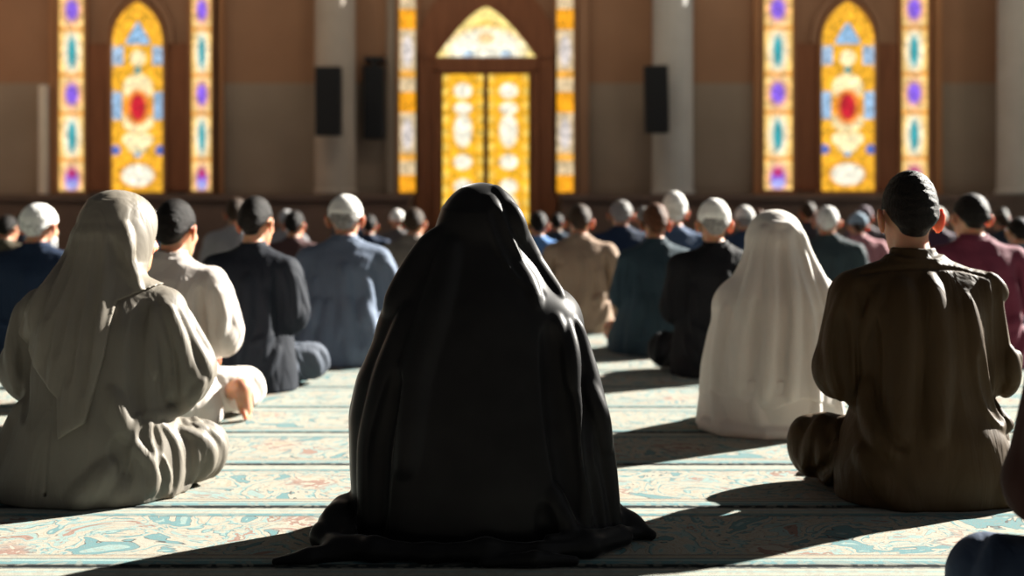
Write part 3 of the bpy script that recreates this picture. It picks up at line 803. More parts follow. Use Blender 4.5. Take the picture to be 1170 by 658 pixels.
# ------------------------------------------------------------------ woman in the white veil
def white_woman():
    cx, s = 885.0, 288.0
    T = lambda *p: trace(cx, s, p)
    lo, hi, h = (-0.42, -0.34, -0.02), (0.42, 0.48, 0.95), 0.0055
    F = Field(lo, hi, h)
    rows = [(255, 873, 904), (268, 857, 916), (280, 855, 920), (295, 850, 925), (310, 842, 934), (325, 832, 946), (345, 820, 952), (380, 811, 958), (420, 804, 962), (445, 803, 963), (470, 801, 966), (490.7, 799, 968)]
    dep = [(0, 0.10, 0.30), (0.1, 0.09, 0.295), (0.2, 0.07, 0.26), (0.35, 0.04, 0.205), (0.5, 0.02, 0.165), (0.58, 0.02, 0.14), (0.66, 0.03, 0.12), (0.74, 0.045, 0.116), (0.82, 0.05, 0.112), (0.86, 0.05, 0.06)]
    R = ring_list(cx, s, rows, dep)
    F.stack(R, n=2.15, k=0.0, smooth=3)
    F.ell((0.008, 0.055, 0.768), (0.109, 0.119, 0.102), 0.03)
    F.ell((0.17, 0.03, 0.52), (0.07, 0.09, 0.075), 0.05); F.ell((-0.165, 0.03, 0.50), (0.07, 0.09, 0.075), 0.05)
    F.wobble(0.002, 12, 31)
    under = F.F.copy()
    f = F.fold
    for pts, r in (([(870, 262), (862, 300), (848, 345), (838, 400), (834, 440)], 0.013), ([(880, 268), (876, 330), (868, 400), (862, 445)], 0.013), ([(892, 268), (896, 330), (893, 400), (890, 450)], 0.014),
                   ([(900, 262), (910, 300), (916, 350), (916, 420), (918, 455)], 0.014), ([(908, 262), (917, 290), (930, 318), (940, 350), (944, 420)], 0.012), ([(826, 350), (818, 400), (814, 440)], 0.012)):
        f(T(*pts), r=r, sink=0.4, k=0.02)
    for pts in ([(904, 266), (915, 310), (926, 350), (930, 420)], [(886, 280), (886, 360), (878, 440)], [(855, 340), (850, 400), (846, 440)]):
        f(T(*pts), r=0.011, sink=0.1, k=0.014, cut=True)
    F.F = np.maximum(F.F - 0.002, (0.130 + 0.02 * np.sin(F.ax[0] * 22)[:, None, None] - F.ax[2][None, None, :]))
    F.ell((0, 0.19, 0.745), (0.064, 0.10, 0.085), 0.010, cut=True)
    veil = F.mesh('white_veil', 1)
    G = Field(lo, hi, h); G.F = np.maximum(under + 0.002, G.ax[2][None, None, :] - 0.22)
    for pts in ([(812, 440), (818, 475), (830, 500)], [(850, 450), (858, 480), (880, 498)], [(920, 450), (915, 480), (895, 500)], [(945, 440), (950, 470), (945, 498)]):
        G.fold(T(*pts), r=0.013, sink=0.35, k=0.016)
    G.chain([(-0.28, 0.0, 0.02), (-0.22, -0.13, 0.018), (-0.08, -0.20, 0.015), (0.08, -0.20, 0.018), (0.22, -0.13, 0.018), (0.29, 0.0, 0.02)], [0.03, 0.028, 0.024, 0.026, 0.028, 0.03], 0.02)
    G.floor_cut(0.0)
    robe = G.mesh('white_robe', 1)
    m = cloth('white_veil_cloth', (0.62, 0.58, 0.54), 0.75, 0.0, 0.2, 0.03, crease=0.15)
    p = obj('person', BODY['kneel'], SKIN['warm'], slot_obj=True)
    sc = 0.855 / 0.905
    p.scale = (sc * 0.95, sc, sc); p.location = (1.045, 4.86, GROUND)
    tag(p, 'person draped in a plain white veil reaching the carpet', 'person', 'worshippers sitting in the rows')
    for nm, me in (('veil', veil), ('robe', robe)):
        o = obj(nm, me, m, p); o.matrix_parent_inverse = p.matrix_basis.inverted(); o.location = p.location
    return p

chador_woman(); brown_man(); beige_woman(); white_woman()

# ------------------------------------------------------------------ the rows of men  (x, y in metres on the carpet; top = head height)
WHITE = (0.72, 0.71, 0.68); NAVY = (0.022, 0.035, 0.065); TEAL = (0.045, 0.085, 0.105); BLACK = (0.006, 0.006, 0.008)
person('person in a white shirt sitting with one bare foot turned out on the carpet', -1.42, 5.06, 0.915, 'loose', (0.55, 0.50, 0.46), (0.60, 0.57, 0.53), 'foot', ('full', 'black'), rz=-0.12, wide=0.92)
person('person in a navy jacket and bluish grey trousers with cropped dark hair', -1.27, 5.95, 0.935, 'jacket', (0.010, 0.013, 0.020), (0.06, 0.072, 0.095), 'turned', ('short', 'black'), rz=-0.10, wide=0.88)
person('person in a light blue robe and white skullcap beside the navy jacket', -0.955, 6.95, 0.945, 'robe', (0.13, 0.165, 0.23), cap='round', hair=('short', 'grey'), skin='warm', wide=1.02)
person('person with a white skullcap, white beard and dark blue coat', -2.72, 6.95, 0.895, 'jacket', (0.012, 0.024, 0.052), NAVY, 'turned', ('short', 'white'), cap='round', beard='white', rz=-0.08, wide=1.1)
person('person in a maroon brown shirt between the navy jacket and the light blue robe', -1.72, 9.6, 0.85, 'shirt', (0.07, 0.035, 0.035), pose='turned', hair=('short', 'black'), wide=0.95)
person('person in a grey tunic partly hidden by the black chador shoulder', -0.76, 9.4, 0.87, 'loose', (0.17, 0.145, 0.125), hair=('short', 'brown'), pose='turned')
person('person in a tan shirt with a bare brown forearm and cropped hair', 0.48, 8.65, 0.90, 'loose', (0.29, 0.205, 0.145), (0.30, 0.20, 0.13), hair=('short', 'brown'), skin='warm', wide=1.0)
person('person in a dark teal shirt with auburn cropped hair', 0.88, 7.45, 0.905, 'robe', (0.027, 0.05, 0.066), hair=('short', 'auburn'), skin='tan', wide=0.92)
person('person in a black jacket and white skullcap beside the white veil', 1.075, 6.45, 0.92, 'jacket', BLACK, BLACK, cap='round', hair=('short', 'grey'), wide=0.92)
person('person in a maroon red shirt sitting beyond the brown tunic', 2.56, 6.75, 0.955, 'loose', (0.15, 0.028, 0.052), (0.10, 0.03, 0.045), hair=('short', 'black'), rz=0.05, wide=1.05)
person('person in a blue shirt and white skullcap behind the auburn-haired one', 1.23, 9.2, 0.97, 'shirt', (0.05, 0.085, 0.16), cap='tall', hair=('short', 'white'), wide=0.95)
person('person in a dark green jacket beyond the white veil', 2.40, 9.3, 0.885, 'jacket', (0.032, 0.05, 0.058), hair=('short', 'white'), pose='turned', rz=-0.1, wide=1.05)
person('person in a bright blue shirt beside the black hood', 0.22, 10.2, 0.84, 'shirt', (0.10, 0.23, 0.50), hair=('short', 'black'), wide=1.0)
person('person in a navy blue shirt and white skullcap between black jacket and white veil', 2.10, 11.0, 0.88, 'shirt', (0.03, 0.05, 0.10), cap='round', hair=('short', 'grey'))
person('person in a dusty pink shirt and bluish cap', 3.18, 11.2, 0.82, 'loose', (0.42, 0.19, 0.21), cap='deep', capcol=(0.24, 0.32, 0.40), hair=('short', 'brown'), wide=1.05)
person('person in a slate blue shirt behind the maroon red shirt', 3.75, 9.0, 0.80, 'shirt', (0.10, 0.19, 0.27), hair=('short', 'black'), wide=1.1)
person('person in a plum shirt and white skullcap between brown tunic and maroon red shirt', 4.15, 11.9, 0.87, 'shirt', (0.06, 0.035, 0.06), cap='round', hair=('short', 'grey'))
person('person in a large navy robe with grey hair behind the tan shirt', 0.95, 10.6, 0.935, 'robe', (0.014, 0.028, 0.06), hair=('short', 'grey'), wide=1.1)
person('person in a dark blue shirt between the bright blue and the tan shirts', 0.50, 13.6, 0.80, 'shirt', (0.03, 0.05, 0.08), hair=('short', 'black'))
person('person in pale blue with a grey cap beside the beige headscarf', -3.60, 12.0, 0.86, 'loose', (0.12, 0.22, 0.36), cap='round', capcol=(0.38, 0.38, 0.38), hair=('short', 'grey'), pose='turned')
person('person in a pale grey shirt between the white shirt and the navy jacket', -2.36, 10.4, 0.955, 'shirt', (0.30, 0.29, 0.30), hair=('short', 'brown'), pose='turned', wide=0.95)
person('person in a dark olive shirt by the blue coat', -4.15, 10.0, 0.81, 'shirt', (0.07, 0.06, 0.04), hair=('short', 'black'), skin='warm', pose='turned')
person('person in a small white skullcap and dark grey shirt next to the grey tunic', -1.28, 13.6, 0.84, 'shirt', (0.10, 0.09, 0.09), cap='round', hair=None)
person('person in a deep blue shirt between the light blue robe and the grey tunic', -1.42, 12.1, 0.80, 'shirt', (0.02, 0.035, 0.07), hair=('short', 'black'))
person('person cut off by the frame, with a navy knee and a dark brown sleeve', 1.25, 2.38, 0.90, 'shirt', (0.035, 0.014, 0.011), (0.035, 0.055, 0.10), hair=('short', 'black'), skin='deep', wide=0.92)

FAR = [
 # x, y, top, shirt, colour, cap, hair, words
 (-6.6, 14.6, 0.83, 'shirt', (0.10, 0.05, 0.035), None, 'black', 'rust brown shirt below the stained glass'),
 (-5.7, 14.2, 0.80, 'loose', (0.05, 0.05, 0.07), None, 'brown', 'charcoal shirt below the arched window, behind the blue coat'),
 (-4.9, 14.8, 0.86, 'shirt', (0.16, 0.15, 0.15), 'grey', 'grey', 'ash grey shirt and grey cap behind the beige headscarf'),
 (-4.25, 13.2, 0.82, 'loose', (0.05, 0.03, 0.035), None, 'black', 'dark wine shirt behind the beige headscarf'),
 (-3.1, 14.4, 0.88, 'shirt', (0.05, 0.035, 0.03), None, 'brown', 'dark cocoa shirt below the first column'),
 (-2.45, 13.2, 0.84, 'loose', (0.22, 0.21, 0.22), 'grey', 'grey', 'light grey shirt and grey cap below the first column'),
 (-1.95, 14.9, 0.86, 'shirt', (0.035, 0.05, 0.09), None, 'black', 'midnight blue shirt below the wall speaker'),
 (-0.75, 14.6, 0.78, 'shirt', (0.08, 0.05, 0.04), None, 'brown', 'chestnut shirt in front of the door surround'),
 (1.45, 13.4, 0.87, 'shirt', (0.04, 0.05, 0.07), None, 'grey', 'slate shirt below the second column, grey-haired'),
 (1.95, 14.6, 0.84, 'loose', (0.05, 0.06, 0.09), None, 'black', 'inky shirt just past the second column'),
 (2.75, 13.6, 0.84, 'shirt', (0.10, 0.06, 0.045), None, 'auburn', 'russet shirt behind the white veil'),
 (3.45, 14.2, 0.93, 'shirt', (0.05, 0.05, 0.06), None, 'brown', 'sooty shirt rising above the white veil'),
 (3.95, 13.7, 0.88, 'loose', (0.12, 0.10, 0.11), 'mauve', 'grey', 'dim mauve cap beside the pink shirt'),
 (4.70, 14.4, 0.84, 'shirt', (0.04, 0.07, 0.09), None, 'black', 'petrol blue shirt behind the brown tunic'),
 (5.35, 13.3, 0.82, 'loose', (0.03, 0.04, 0.06), None, 'brown', 'gloomy blue shirt between brown tunic and maroon red shirt'),
 (5.9, 14.7, 0.86, 'shirt', (0.09, 0.05, 0.05), None, 'black', 'brick shirt behind the maroon red shirt'),
 (6.1, 12.6, 0.84, 'shirt', (0.03, 0.045, 0.065), None, 'brown', 'dusky blue shirt beside the slate blue shirt'),
 (5.1, 10.9, 0.80, 'loose', (0.04, 0.03, 0.04), None, 'black', 'blackberry shirt by the slate blue shirt'),
]
for x, y, top, sh, c, cp, hr, words in FAR:
    person('person far back in a ' + words, x, y, top, sh, c, hair=('short', hr), cap='round' if cp else None,
           capcol={'grey': (0.33, 0.33, 0.33), 'mauve': (0.22, 0.18, 0.21), None: (0.5, 0.5, 0.5)}[cp], rz=float(rng.uniform(-0.15, 0.15)), pose='turned' if rng.random() < 0.4 else 'ahead')

# ------------------------------------------------------------------ box / prism helpers for the room
class MB:
    def __init__(s): s.v, s.f = [], []
    def box(s, x0, x1, y0, y1, z0, z1):
        b = len(s.v)
        s.v += [(x0, y0, z0), (x1, y0, z0), (x1, y1, z0), (x0, y1, z0), (x0, y0, z1), (x1, y0, z1), (x1, y1, z1), (x0, y1, z1)]
        s.f += [tuple(b + i for i in q) for q in ((3, 2, 1, 0), (4, 5, 6, 7), (0, 1, 5, 4), (1, 2, 6, 5), (2, 3, 7, 6), (3, 0, 4, 7))]
        return s
    def band(s, inner, outer, y0, y1):
        """a frame between two outlines (x, z) of equal length, open at the ends"""
        n = len(inner); b = len(s.v)
        for y in (y0, y1):
            s.v += [(p[0], y, p[1]) for p in inner] + [(p[0], y, p[1]) for p in outer]
        I0, O0, I1, O1 = b, b + n, b + 2 * n, b + 3 * n
        for i in range(n - 1):
            s.f += [(I0 + i, I0 + i + 1, O0 + i + 1, O0 + i), (O1 + i, O1 + i + 1, I1 + i + 1, I1 + i),
                    (I1 + i, I1 + i + 1, I0 + i + 1, I0 + i), (O0 + i, O0 + i + 1, O1 + i + 1, O1 + i)]
        for i in (0, n - 1):
            s.f.append((I0 + i, O0 + i, O1 + i, I1 + i) if i == 0 else (I1 + i, O1 + i, O0 + i, I0 + i))
        return s
    def prism(s, out, y0, y1):
        n = len(out); b = len(s.v)
        s.v += [(p[0], y0, p[1]) for p in out] + [(p[0], y1, p[1]) for p in out]
        s.f.append(tuple(range(b, b + n))); s.f.append(tuple(range(b + 2 * n - 1, b + n - 1, -1)))
        for i in range(n):
            j = (i + 1) % n
            s.f.append((b + j, b + i, b + n + i, b + n + j))
        return s
    def lathe(s, prof, cx, cy, n=40):
        b = len(s.v); m = len(prof)
        for r, z in prof:
            s.v += [(cx + r * math.cos(2 * PI * i / n), cy + r * math.sin(2 * PI * i / n), z) for i in range(n)]
        for k in range(m - 1):
            for i in range(n):
                j = (i + 1) % n
                s.f.append((b + k * n + i, b + k * n + j, b + (k + 1) * n + j, b + (k + 1) * n + i))
        s.f.append(tuple(b + i for i in range(n - 1, -1, -1))); s.f.append(tuple(b + (m - 1) * n + i for i in range(n)))
        return s
    def build(s, name, mat, parent=None, bevel=0.0, smooth=False, origin=None):
        me = bpy.data.meshes.new(name)
        o3 = Vector(origin) if origin else Vector((0, 0, 0))
        me.from_pydata([tuple(Vector(p) - o3) for p in s.v], [], s.f); me.update()
        if smooth:
            for p in me.polygons: p.use_smooth = len(p.vertices) == 4
        me.materials.append(mat)
        o = bpy.data.objects.new(name, me); link(o, parent); o.location = o3
        if bevel:
            md = o.modifiers.new('edge', 'BEVEL'); md.width = bevel; md.segments = 2; md.limit_method = 'ANGLE'
        return o

M_UP = plain('upper_plaster', (0.36, 0.20, 0.115), (0.40, 0.225, 0.13), 1.2, 0.9)
M_LOW = plain('lower_plaster', (0.33, 0.265, 0.20), (0.37, 0.30, 0.23), 1.2, 0.9)
M_DADO = plain('dado_stone', (0.17, 0.115, 0.09), (0.21, 0.14, 0.11), 2.0, 0.8)
M_WOOD = wood('brown_wood', (0.22, 0.075, 0.025), (0.33, 0.12, 0.045))
M_WOODL = wood('amber_wood', (0.40, 0.18, 0.07), (0.50, 0.24, 0.10))
M_TRIM = plain('sunlit_stone', (0.80, 0.74, 0.62), (0.86, 0.80, 0.68), 3, 0.7)  # sunlight on the reveal put into the colour as a paler tone
M_COLUMN = plain('column_stone', (0.42, 0.37, 0.31), (0.50, 0.44, 0.37), 1.5, 0.7)
M_COLUMN2 = plain('column_plaster', (0.50, 0.50, 0.47), (0.58, 0.58, 0.55), 1.5, 0.7)
M_FLOOR = plain('screed', (0.16, 0.14, 0.12), (0.2, 0.18, 0.15), 2, 0.9)

YW = 20.0
def structure(o): o['kind'] = 'structure'; return o

structure(MB().box(-16, 14, -3, 22, -0.3, 0.0).build('floor', M_FLOOR))
WT = 4.75
structure(MB().box(-11, 9.4, YW, YW + 0.4, 0, 2.90).build('wall_back', M_LOW))
structure(MB().box(-11.4, -11.0, 15.5, YW + 0.4, 0, 2.90).build('wall_left', M_LOW))
structure(MB().box(-11.4, -11.0, 15.5, YW + 0.4, 2.90, WT).build('wall_left_upper', M_UP))
structure(MB().box(-11, 9.4, YW - 0.004, YW + 0.4, 2.90, WT).build('wall_back_upper', M_UP))
structure(MB().box(-11, -1.62, YW - 0.60, YW - 0.005, 0, 0.98).box(-11, -1.60, YW - 0.66, YW - 0.005, 0.98, 1.08).build('baseboard_back', M_DADO, bevel=0.01))
structure(MB().box(0.78, 9.4, YW - 0.60, YW - 0.005, 0, 0.98).box(0.76, 9.4, YW - 0.66, YW - 0.005, 0.98, 1.08).build('baseboard_back_east', M_DADO, bevel=0.01))

# ---- stained glass
def glass_mat():
    m, nt, b = new_mat('stained_glass')
    at = nt.nodes.new('ShaderNodeAttribute'); at.attribute_name = 'glass'
    tc = nt.nodes.new('ShaderNodeTexCoord')
    vo = nt.nodes.new('ShaderNodeTexVoronoi'); vo.inputs['Scale'].default_value = 13
    nt.links.new(tc.outputs['Object'], vo.inputs['Vector'])
    ve = nt.nodes.new('ShaderNodeTexVoronoi'); ve.feature = 'DISTANCE_TO_EDGE'; ve.inputs['Scale'].default_value = 13
    nt.links.new(tc.outputs['Object'], ve.inputs['Vector'])
    ed = nt.nodes.new('ShaderNodeMapRange'); ed.inputs[1].default_value = 0.0; ed.inputs[2].default_value = 0.07
    ed.inputs[3].default_value = 0.35; ed.inputs[4].default_value = 1.0
    nt.links.new(ve.outputs['Distance'], ed.inputs[0])
    sp = nt.nodes.new('ShaderNodeSeparateColor'); nt.links.new(vo.outputs['Color'], sp.inputs[0])
    va = nt.nodes.new('ShaderNodeMapRange'); va.inputs[3].default_value = 0.72; va.inputs[4].default_value = 1.22
    nt.links.new(sp.outputs[0], va.inputs[0])
    mu = nt.nodes.new('ShaderNodeMath'); mu.operation = 'MULTIPLY'
    nt.links.new(ed.outputs[0], mu.inputs[0]); nt.links.new(va.outputs[0], mu.inputs[1])
    st = nt.nodes.new('ShaderNodeMath'); st.operation = 'MULTIPLY'; st.inputs[1].default_value = 1.25
    nt.links.new(mu.outputs[0], st.inputs[0])
    b.inputs['Base Color'].default_value = (0.03, 0.03, 0.03, 1); b.inputs['Roughness'].default_value = 0.25
    nt.links.new(at.outputs['Color'], b.inputs['Emission Color']); nt.links.new(st.outputs[0], b.inputs['Emission Strength'])
    return m
M_GLASS = glass_mat()
def srgb(r, g, b): return np.array([((c / 255) / 12.92 if c / 255 <= 0.04045 else (((c / 255) + 0.055) / 1.055) ** 2.4) for c in (r, g, b)])
GOLD, AMBER, CREAM, SKYB, RUBY, VIOLET, TEALG, ROSE, DEEPB, PALE = (srgb(*c) for c in (
    (250, 188, 50), (225, 140, 30), (255, 238, 185), (150, 190, 225), (200, 30, 50), (135, 95, 225), (45, 160, 170), (225, 130, 110), (80, 110, 190), (255, 250, 228)))

def mixc(c, d, m): return c * (1 - m[..., None]) + d * m[..., None]
def soft(d, w): return np.clip(0.5 - d / w, 0, 1)
def oval(u, v, cu, cv, ru, rv): return (np.sqrt(((u - cu) / ru) ** 2 + ((v - cv) / rv) ** 2) - 1)

def pat_arch(u, v):
    """u 0..1 across, v 0 top .. 1 foot"""
    a = np.abs(u - 0.5); y = v
    c = np.tile(GOLD, u.shape + (1,))
    c = mixc(c, AMBER, 0.5 * (0.5 + 0.5 * np.sin(u * 40) * np.sin(v * 90)))
    m = (y > 0.11) & (a < 0.24 * np.clip((y - 0.10) / 0.11, 0, 1)) & (y < 0.225)
    c = mixc(c, SKYB, m * 1.0)
    c = mixc(c, SKYB, ((y > 0.235) & (y < 0.335) & (a > 0.27)) * 0.9)
    c = mixc(c, CREAM, soft(oval(u, v, 0.5, 0.297, 0.15, 0.042), 0.3))
    c = mixc(c, TEALG, soft(oval(u, v, 0.5, 0.36, 0.07, 0.018), 0.4))
    c = mixc(c, CREAM, soft(oval(u, v, 0.5, 0.455, 0.29, 0.075), 0.2) * 0.95)
    c = mixc(c, SKYB, ((y > 0.475) & (y < 0.62) & (a > 0.30)) * 0.95)
    c = mixc(c, CREAM, soft(oval(u, v, 0.5, 0.63, 0.30, 0.06), 0.2) * 0.9)
    c = mixc(c, srgb(240, 140, 50), soft(oval(u, v, 0.5, 0.555, 0.26, 0.095), 0.3))
    c = mixc(c, RUBY, soft(oval(u, v, 0.5, 0.555, 0.15, 0.070), 0.25))
    h = np.minimum(oval(u, v, 0.37, 0.725, 0.17, 0.035), oval(u, v, 0.63, 0.725, 0.17, 0.035)); h = np.minimum(h, oval(u, v, 0.5, 0.755, 0.2, 0.045))
    c = mixc(c, CREAM, soft(h, 0.25))
    for s in (0.06, 0.94): c = mixc(c, DEEPB, soft(oval(u, v, s, 0.78, 0.10, 0.026), 0.4))
    c = mixc(c, SKYB, soft(oval(u, v, 0.5, 0.805, 0.07, 0.014), 0.4))
    c = mixc(c, AMBER, soft(oval(u, v, 0.5, 0.912, 0.40, 0.075), 0.2) * 0.5)
    c = mixc(c, PALE, soft(oval(u, v, 0.5, 0.912, 0.31, 0.058), 0.25))
    return c
def pat_strip(u, v):
    """v in metres from the foot"""
    t = np.mod(v - 0.51, 1.375); a = np.abs(u - 0.5)
    c = np.tile(srgb(255, 225, 165), u.shape + (1,))
    c = mixc(c, GOLD, soft(0.34 - a, 0.12) * 0.6)
    for z in (0.0, 0.75, 1.375):
        c = mixc(c, AMBER, soft(np.abs(t - z) - 0.035, 0.05) * 0.9)
    c = mixc(c, ROSE, soft(oval(u, t, 0.5, 1.06, 0.42, 0.26), 0.3) * 0.55)
    c = mixc(c, PALE, soft(oval(u, t, 0.5, 0.375, 0.36, 0.32), 0.3) * 0.6)
    c = mixc(c, TEALG, soft(oval(u, t, 0.5, 0.375, 0.17, 0.26), 0.5))
    c = mixc(c, VIOLET, soft(oval(u, t, 0.5, 1.06, 0.25, 0.17), 0.5))
    c = mixc(c, RUBY, soft(oval(u, v, 0.5, 0.29, 0.18, 0.08), 0.5) * 0.8)
    c = mixc(c, srgb(170, 175, 240), soft(oval(u, v, 0.5, 0.10, 0.26, 0.07), 0.4))
    return c
def pat_side(u, v):
    t = np.mod(v + 0.05, 1.35)
    c = np.tile(srgb(215, 190, 150), u.shape + (1,))
    c = mixc(c, srgb(245, 165, 30), ((t < 0.34) * 1.0))
    c = mixc(c, srgb(240, 170, 60), soft(np.abs(t - 0.62) - 0.06, 0.06))
    c = mixc(c, srgb(215, 205, 200), soft(oval(u, t, 0.5, 1.0, 0.35, 0.25), 0.4))
    return c
def pat_door(u, v):
    """v 0 top .. 1 foot"""
    a = np.abs(u - 0.5)
    c = np.tile(srgb(250, 185, 40), u.shape + (1,))
    c = mixc(c, srgb(255, 215, 100), (0.5 + 0.5 * np.sin(v * 75)) * soft(0.36 - a, 0.1))
    c = mixc(c, AMBER, soft(np.abs(a - 0.33) - 0.02, 0.05) * 0.5)
    for cv, rv in ((0.10, 0.045), (0.205, 0.035), (0.34, 0.10), (0.53, 0.045), (0.68, 0.045), (0.82, 0.09)):
        c = mixc(c, PALE, soft(oval(u, v, 0.5, cv, 0.22, rv), 0.35))
    return c
def pat_fan(u, v):
    a = np.abs(u - 0.5)
    c = np.tile(srgb(255, 228, 140), u.shape + (1,))
    c = mixc(c, GOLD, soft(np.abs(v - 0.30 - 0.9 * a) - 0.05, 0.06) * 0.7)
    c = mixc(c, PALE, soft(oval(u, v, 0.5, 0.85, 0.38, 0.42), 0.4))
    for s in (0.32, 0.70): c = mixc(c, SKYB, soft(oval(u, v, s, 0.93, 0.06, 0.08), 0.5) * 0.7)
    c = mixc(c, GOLD, soft(oval(u, v, 0.5, 0.62, 0.09, 0.12), 0.5) * 0.6)
    return c

def arch_top(u, half, spring, rise):
    """height of a pointed arch over u in -1..1 (two circular arcs)"""
    R = (half * half + rise * rise) / (2 * half)          # centre on the springing line
    x = np.abs(u) * half
    if rise < 1.06 * half: return spring + rise * (1 - np.abs(u) ** 1.45)
    return spring + np.sqrt(np.maximum(R * R - (x + R - half) ** 2, 0))

def glass(name, x0, x1, z0, z1, y, pat, parent, arch=None, nu=30, nv=90, metric=False):
    us = np.linspace(0, 1, nu); ts = np.linspace(0, 1, nv)
    U, Tt = np.meshgrid(us, ts, indexing='ij')
    X = x0 + (x1 - x0) * U
    top = np.full_like(U, z1) if arch is None else arch_top(2 * U - 1, (x1 - x0) / 2, arch[0], arch[1])
    Z = z0 + (top - z0) * Tt
    zt = z1 if arch is None else arch[0] + arch[1]
    C = pat(U, (Z - z0) if metric else (zt - Z) / (zt - z0))
    V = []; n = nu * nv
    A = np.stack([X, np.full_like(X, y), Z], -1).reshape(-1, 3); B = A.copy(); B[:, 1] = y + 0.02
    V = np.concatenate([A, B])
    i = np.arange(n).reshape(nu, nv)
    q = np.stack([i[:-1, :-1], i[1:, :-1], i[1:, 1:], i[:-1, 1:]], -1).reshape(-1, 4)
    edge = np.concatenate([i[:, 0], i[-1, 1:], i[-2::-1, -1], i[0, -2:0:-1]])
    e2 = np.roll(edge, -1)
    side = np.stack([e2, edge, edge + n, e2 + n], 1)
    me = np_mesh(name, V, np.concatenate([q, q[:, ::-1] + n, side]), False)
    ca = me.color_attributes.new('glass', 'FLOAT_COLOR', 'POINT')
    cc = np.ones((2 * n, 4), np.float32); cc[:n, :3] = C.reshape(-1, 3); cc[n:, :3] = C.reshape(-1, 3)
    ca.data.foreach_set('color', cc.ravel())
    return obj(name, me, M_GLASS, parent)

def arch_outline(cx, half, z0, spring, rise, n=24, grow=0.0):
    u = np.linspace(-1, 1, 2 * n + 1)
    h2 = half + grow
    z = arch_top(u, h2, spring, rise + grow * 1.25)
    pts = [(cx - h2, z0 - grow * 0)] + [(cx + h2 * a, b) for a, b in zip(u, z)] + [(cx + h2, z0)]
    return pts

WN = [0]
def strip_window(x0, x1, z0, pat, fm=None, fr=0.05):
    WN[0] += 1
    zt = WT - 0.05
    fb = MB().box(x0 - fr, x0, YW - 0.10, YW - 0.005, z0 - fr, zt).box(x1, x1 + fr, YW - 0.10, YW - 0.005, z0 - fr, zt).box(x0, x1, YW - 0.10, YW - 0.005, z0 - fr, z0)
    w = structure(fb.build('window_%d' % WN[0], fm or M_WOODL))
    glass('pane', x0, x1, z0, zt, YW - 0.05, pat, w, nu=18, nv=160, metric=True)
    return w
def arch_window(x0, x1, z0, spring, apex):
    WN[0] += 1
    cx, half = (x0 + x1) / 2, (x1 - x0) / 2
    inn = arch_outline(cx, half, z0, spring, apex - spring); out = arch_outline(cx, half, z0 - 0.05, spring, apex - spring, grow=0.05)
    fb = MB().band(inn, out, YW - 0.12, YW - 0.03).box(x0, x1, YW - 0.12, YW - 0.03, z0 - 0.05, z0)
    w = structure(fb.build('window_%d' % WN[0], M_WOODL))
    glass('pane', x0, x1, z0, apex, YW - 0.07, pat_arch, w, arch=(spring, apex - spring), nu=40, nv=130)
    return w

def window_bay(xs, sill, n):
    (a0, a1), (b0, b1), (c0, c1) = xs
    x0, x1 = a0 - 0.10, c1 + 0.10
    # wood panels between the lights, plaster above, stone sill
    structure(MB().box(a1 + 0.06, b0 - 0.05, YW - 0.06, YW - 0.005, sill, 3.54).box(b1 + 0.05, c0 - 0.06, YW - 0.06, YW - 0.005, sill, 3.54).build('wall_back_panel_%d' % n, M_WOOD))
    cx, half = (b0 + b1) / 2, (b1 - b0) / 2
    inn = arch_outline(cx, half + 0.07, 3.54, 3.60, 0.76); out = arch_outline(cx, half + 0.07, 3.54, 3.60, 0.76, grow=0.10)
    structure(MB().band(inn, out, YW - 0.09, YW - 0.005).build('trim_arch_%d' % n, M_UP))
    structure(MB().box(x0 - 0.10, x1 + 0.10, YW - 0.22, YW - 0.005, sill - 0.13, sill - 0.06).build('trim_sill_%d' % n, M_WOODL, bevel=0.01))
    strip_window(a0, a1, sill, pat_strip); arch_window(b0, b1, sill - 0.02, 3.56, 4.22); strip_window(c0, c1, sill, pat_strip)

window_bay([(-7.37, -6.96), (-6.50, -5.67), (-5.21, -4.89)], 1.14, 1)
window_bay([(4.10, 4.56), (5.03, 5.89), (6.34, 6.76)], 1.16, 2)
strip_window(-1.83, -1.57, 1.12, pat_side); strip_window(0.73, 1.00, 1.12, pat_side)
structure(MB().box(-7.66, -7.52, YW - 0.20, YW - 0.005, 1.08, 2.85).build('trim_reveal', M_TRIM, bevel=0.02))  # left reveal strip, its sunlit look painted in
# pilaster strips
for i, (x0, x1, m) in enumerate(((-7.50, -7.43, M_WOODL), (-4.80, -4.70, M_WOODL), (-2.03, -1.90, M_LOW), (1.08, 1.24, M_UP), (3.93, 4.03, M_WOODL), (6.86, 6.98, M_WOODL), (-5.0 + 0.20, -5.0 + 0.24, M_WOOD))):
    structure(MB().box(x0, x1, YW - 0.12, YW - 0.005, 1.08, WT).build('trim_%d' % (i + 1), m))

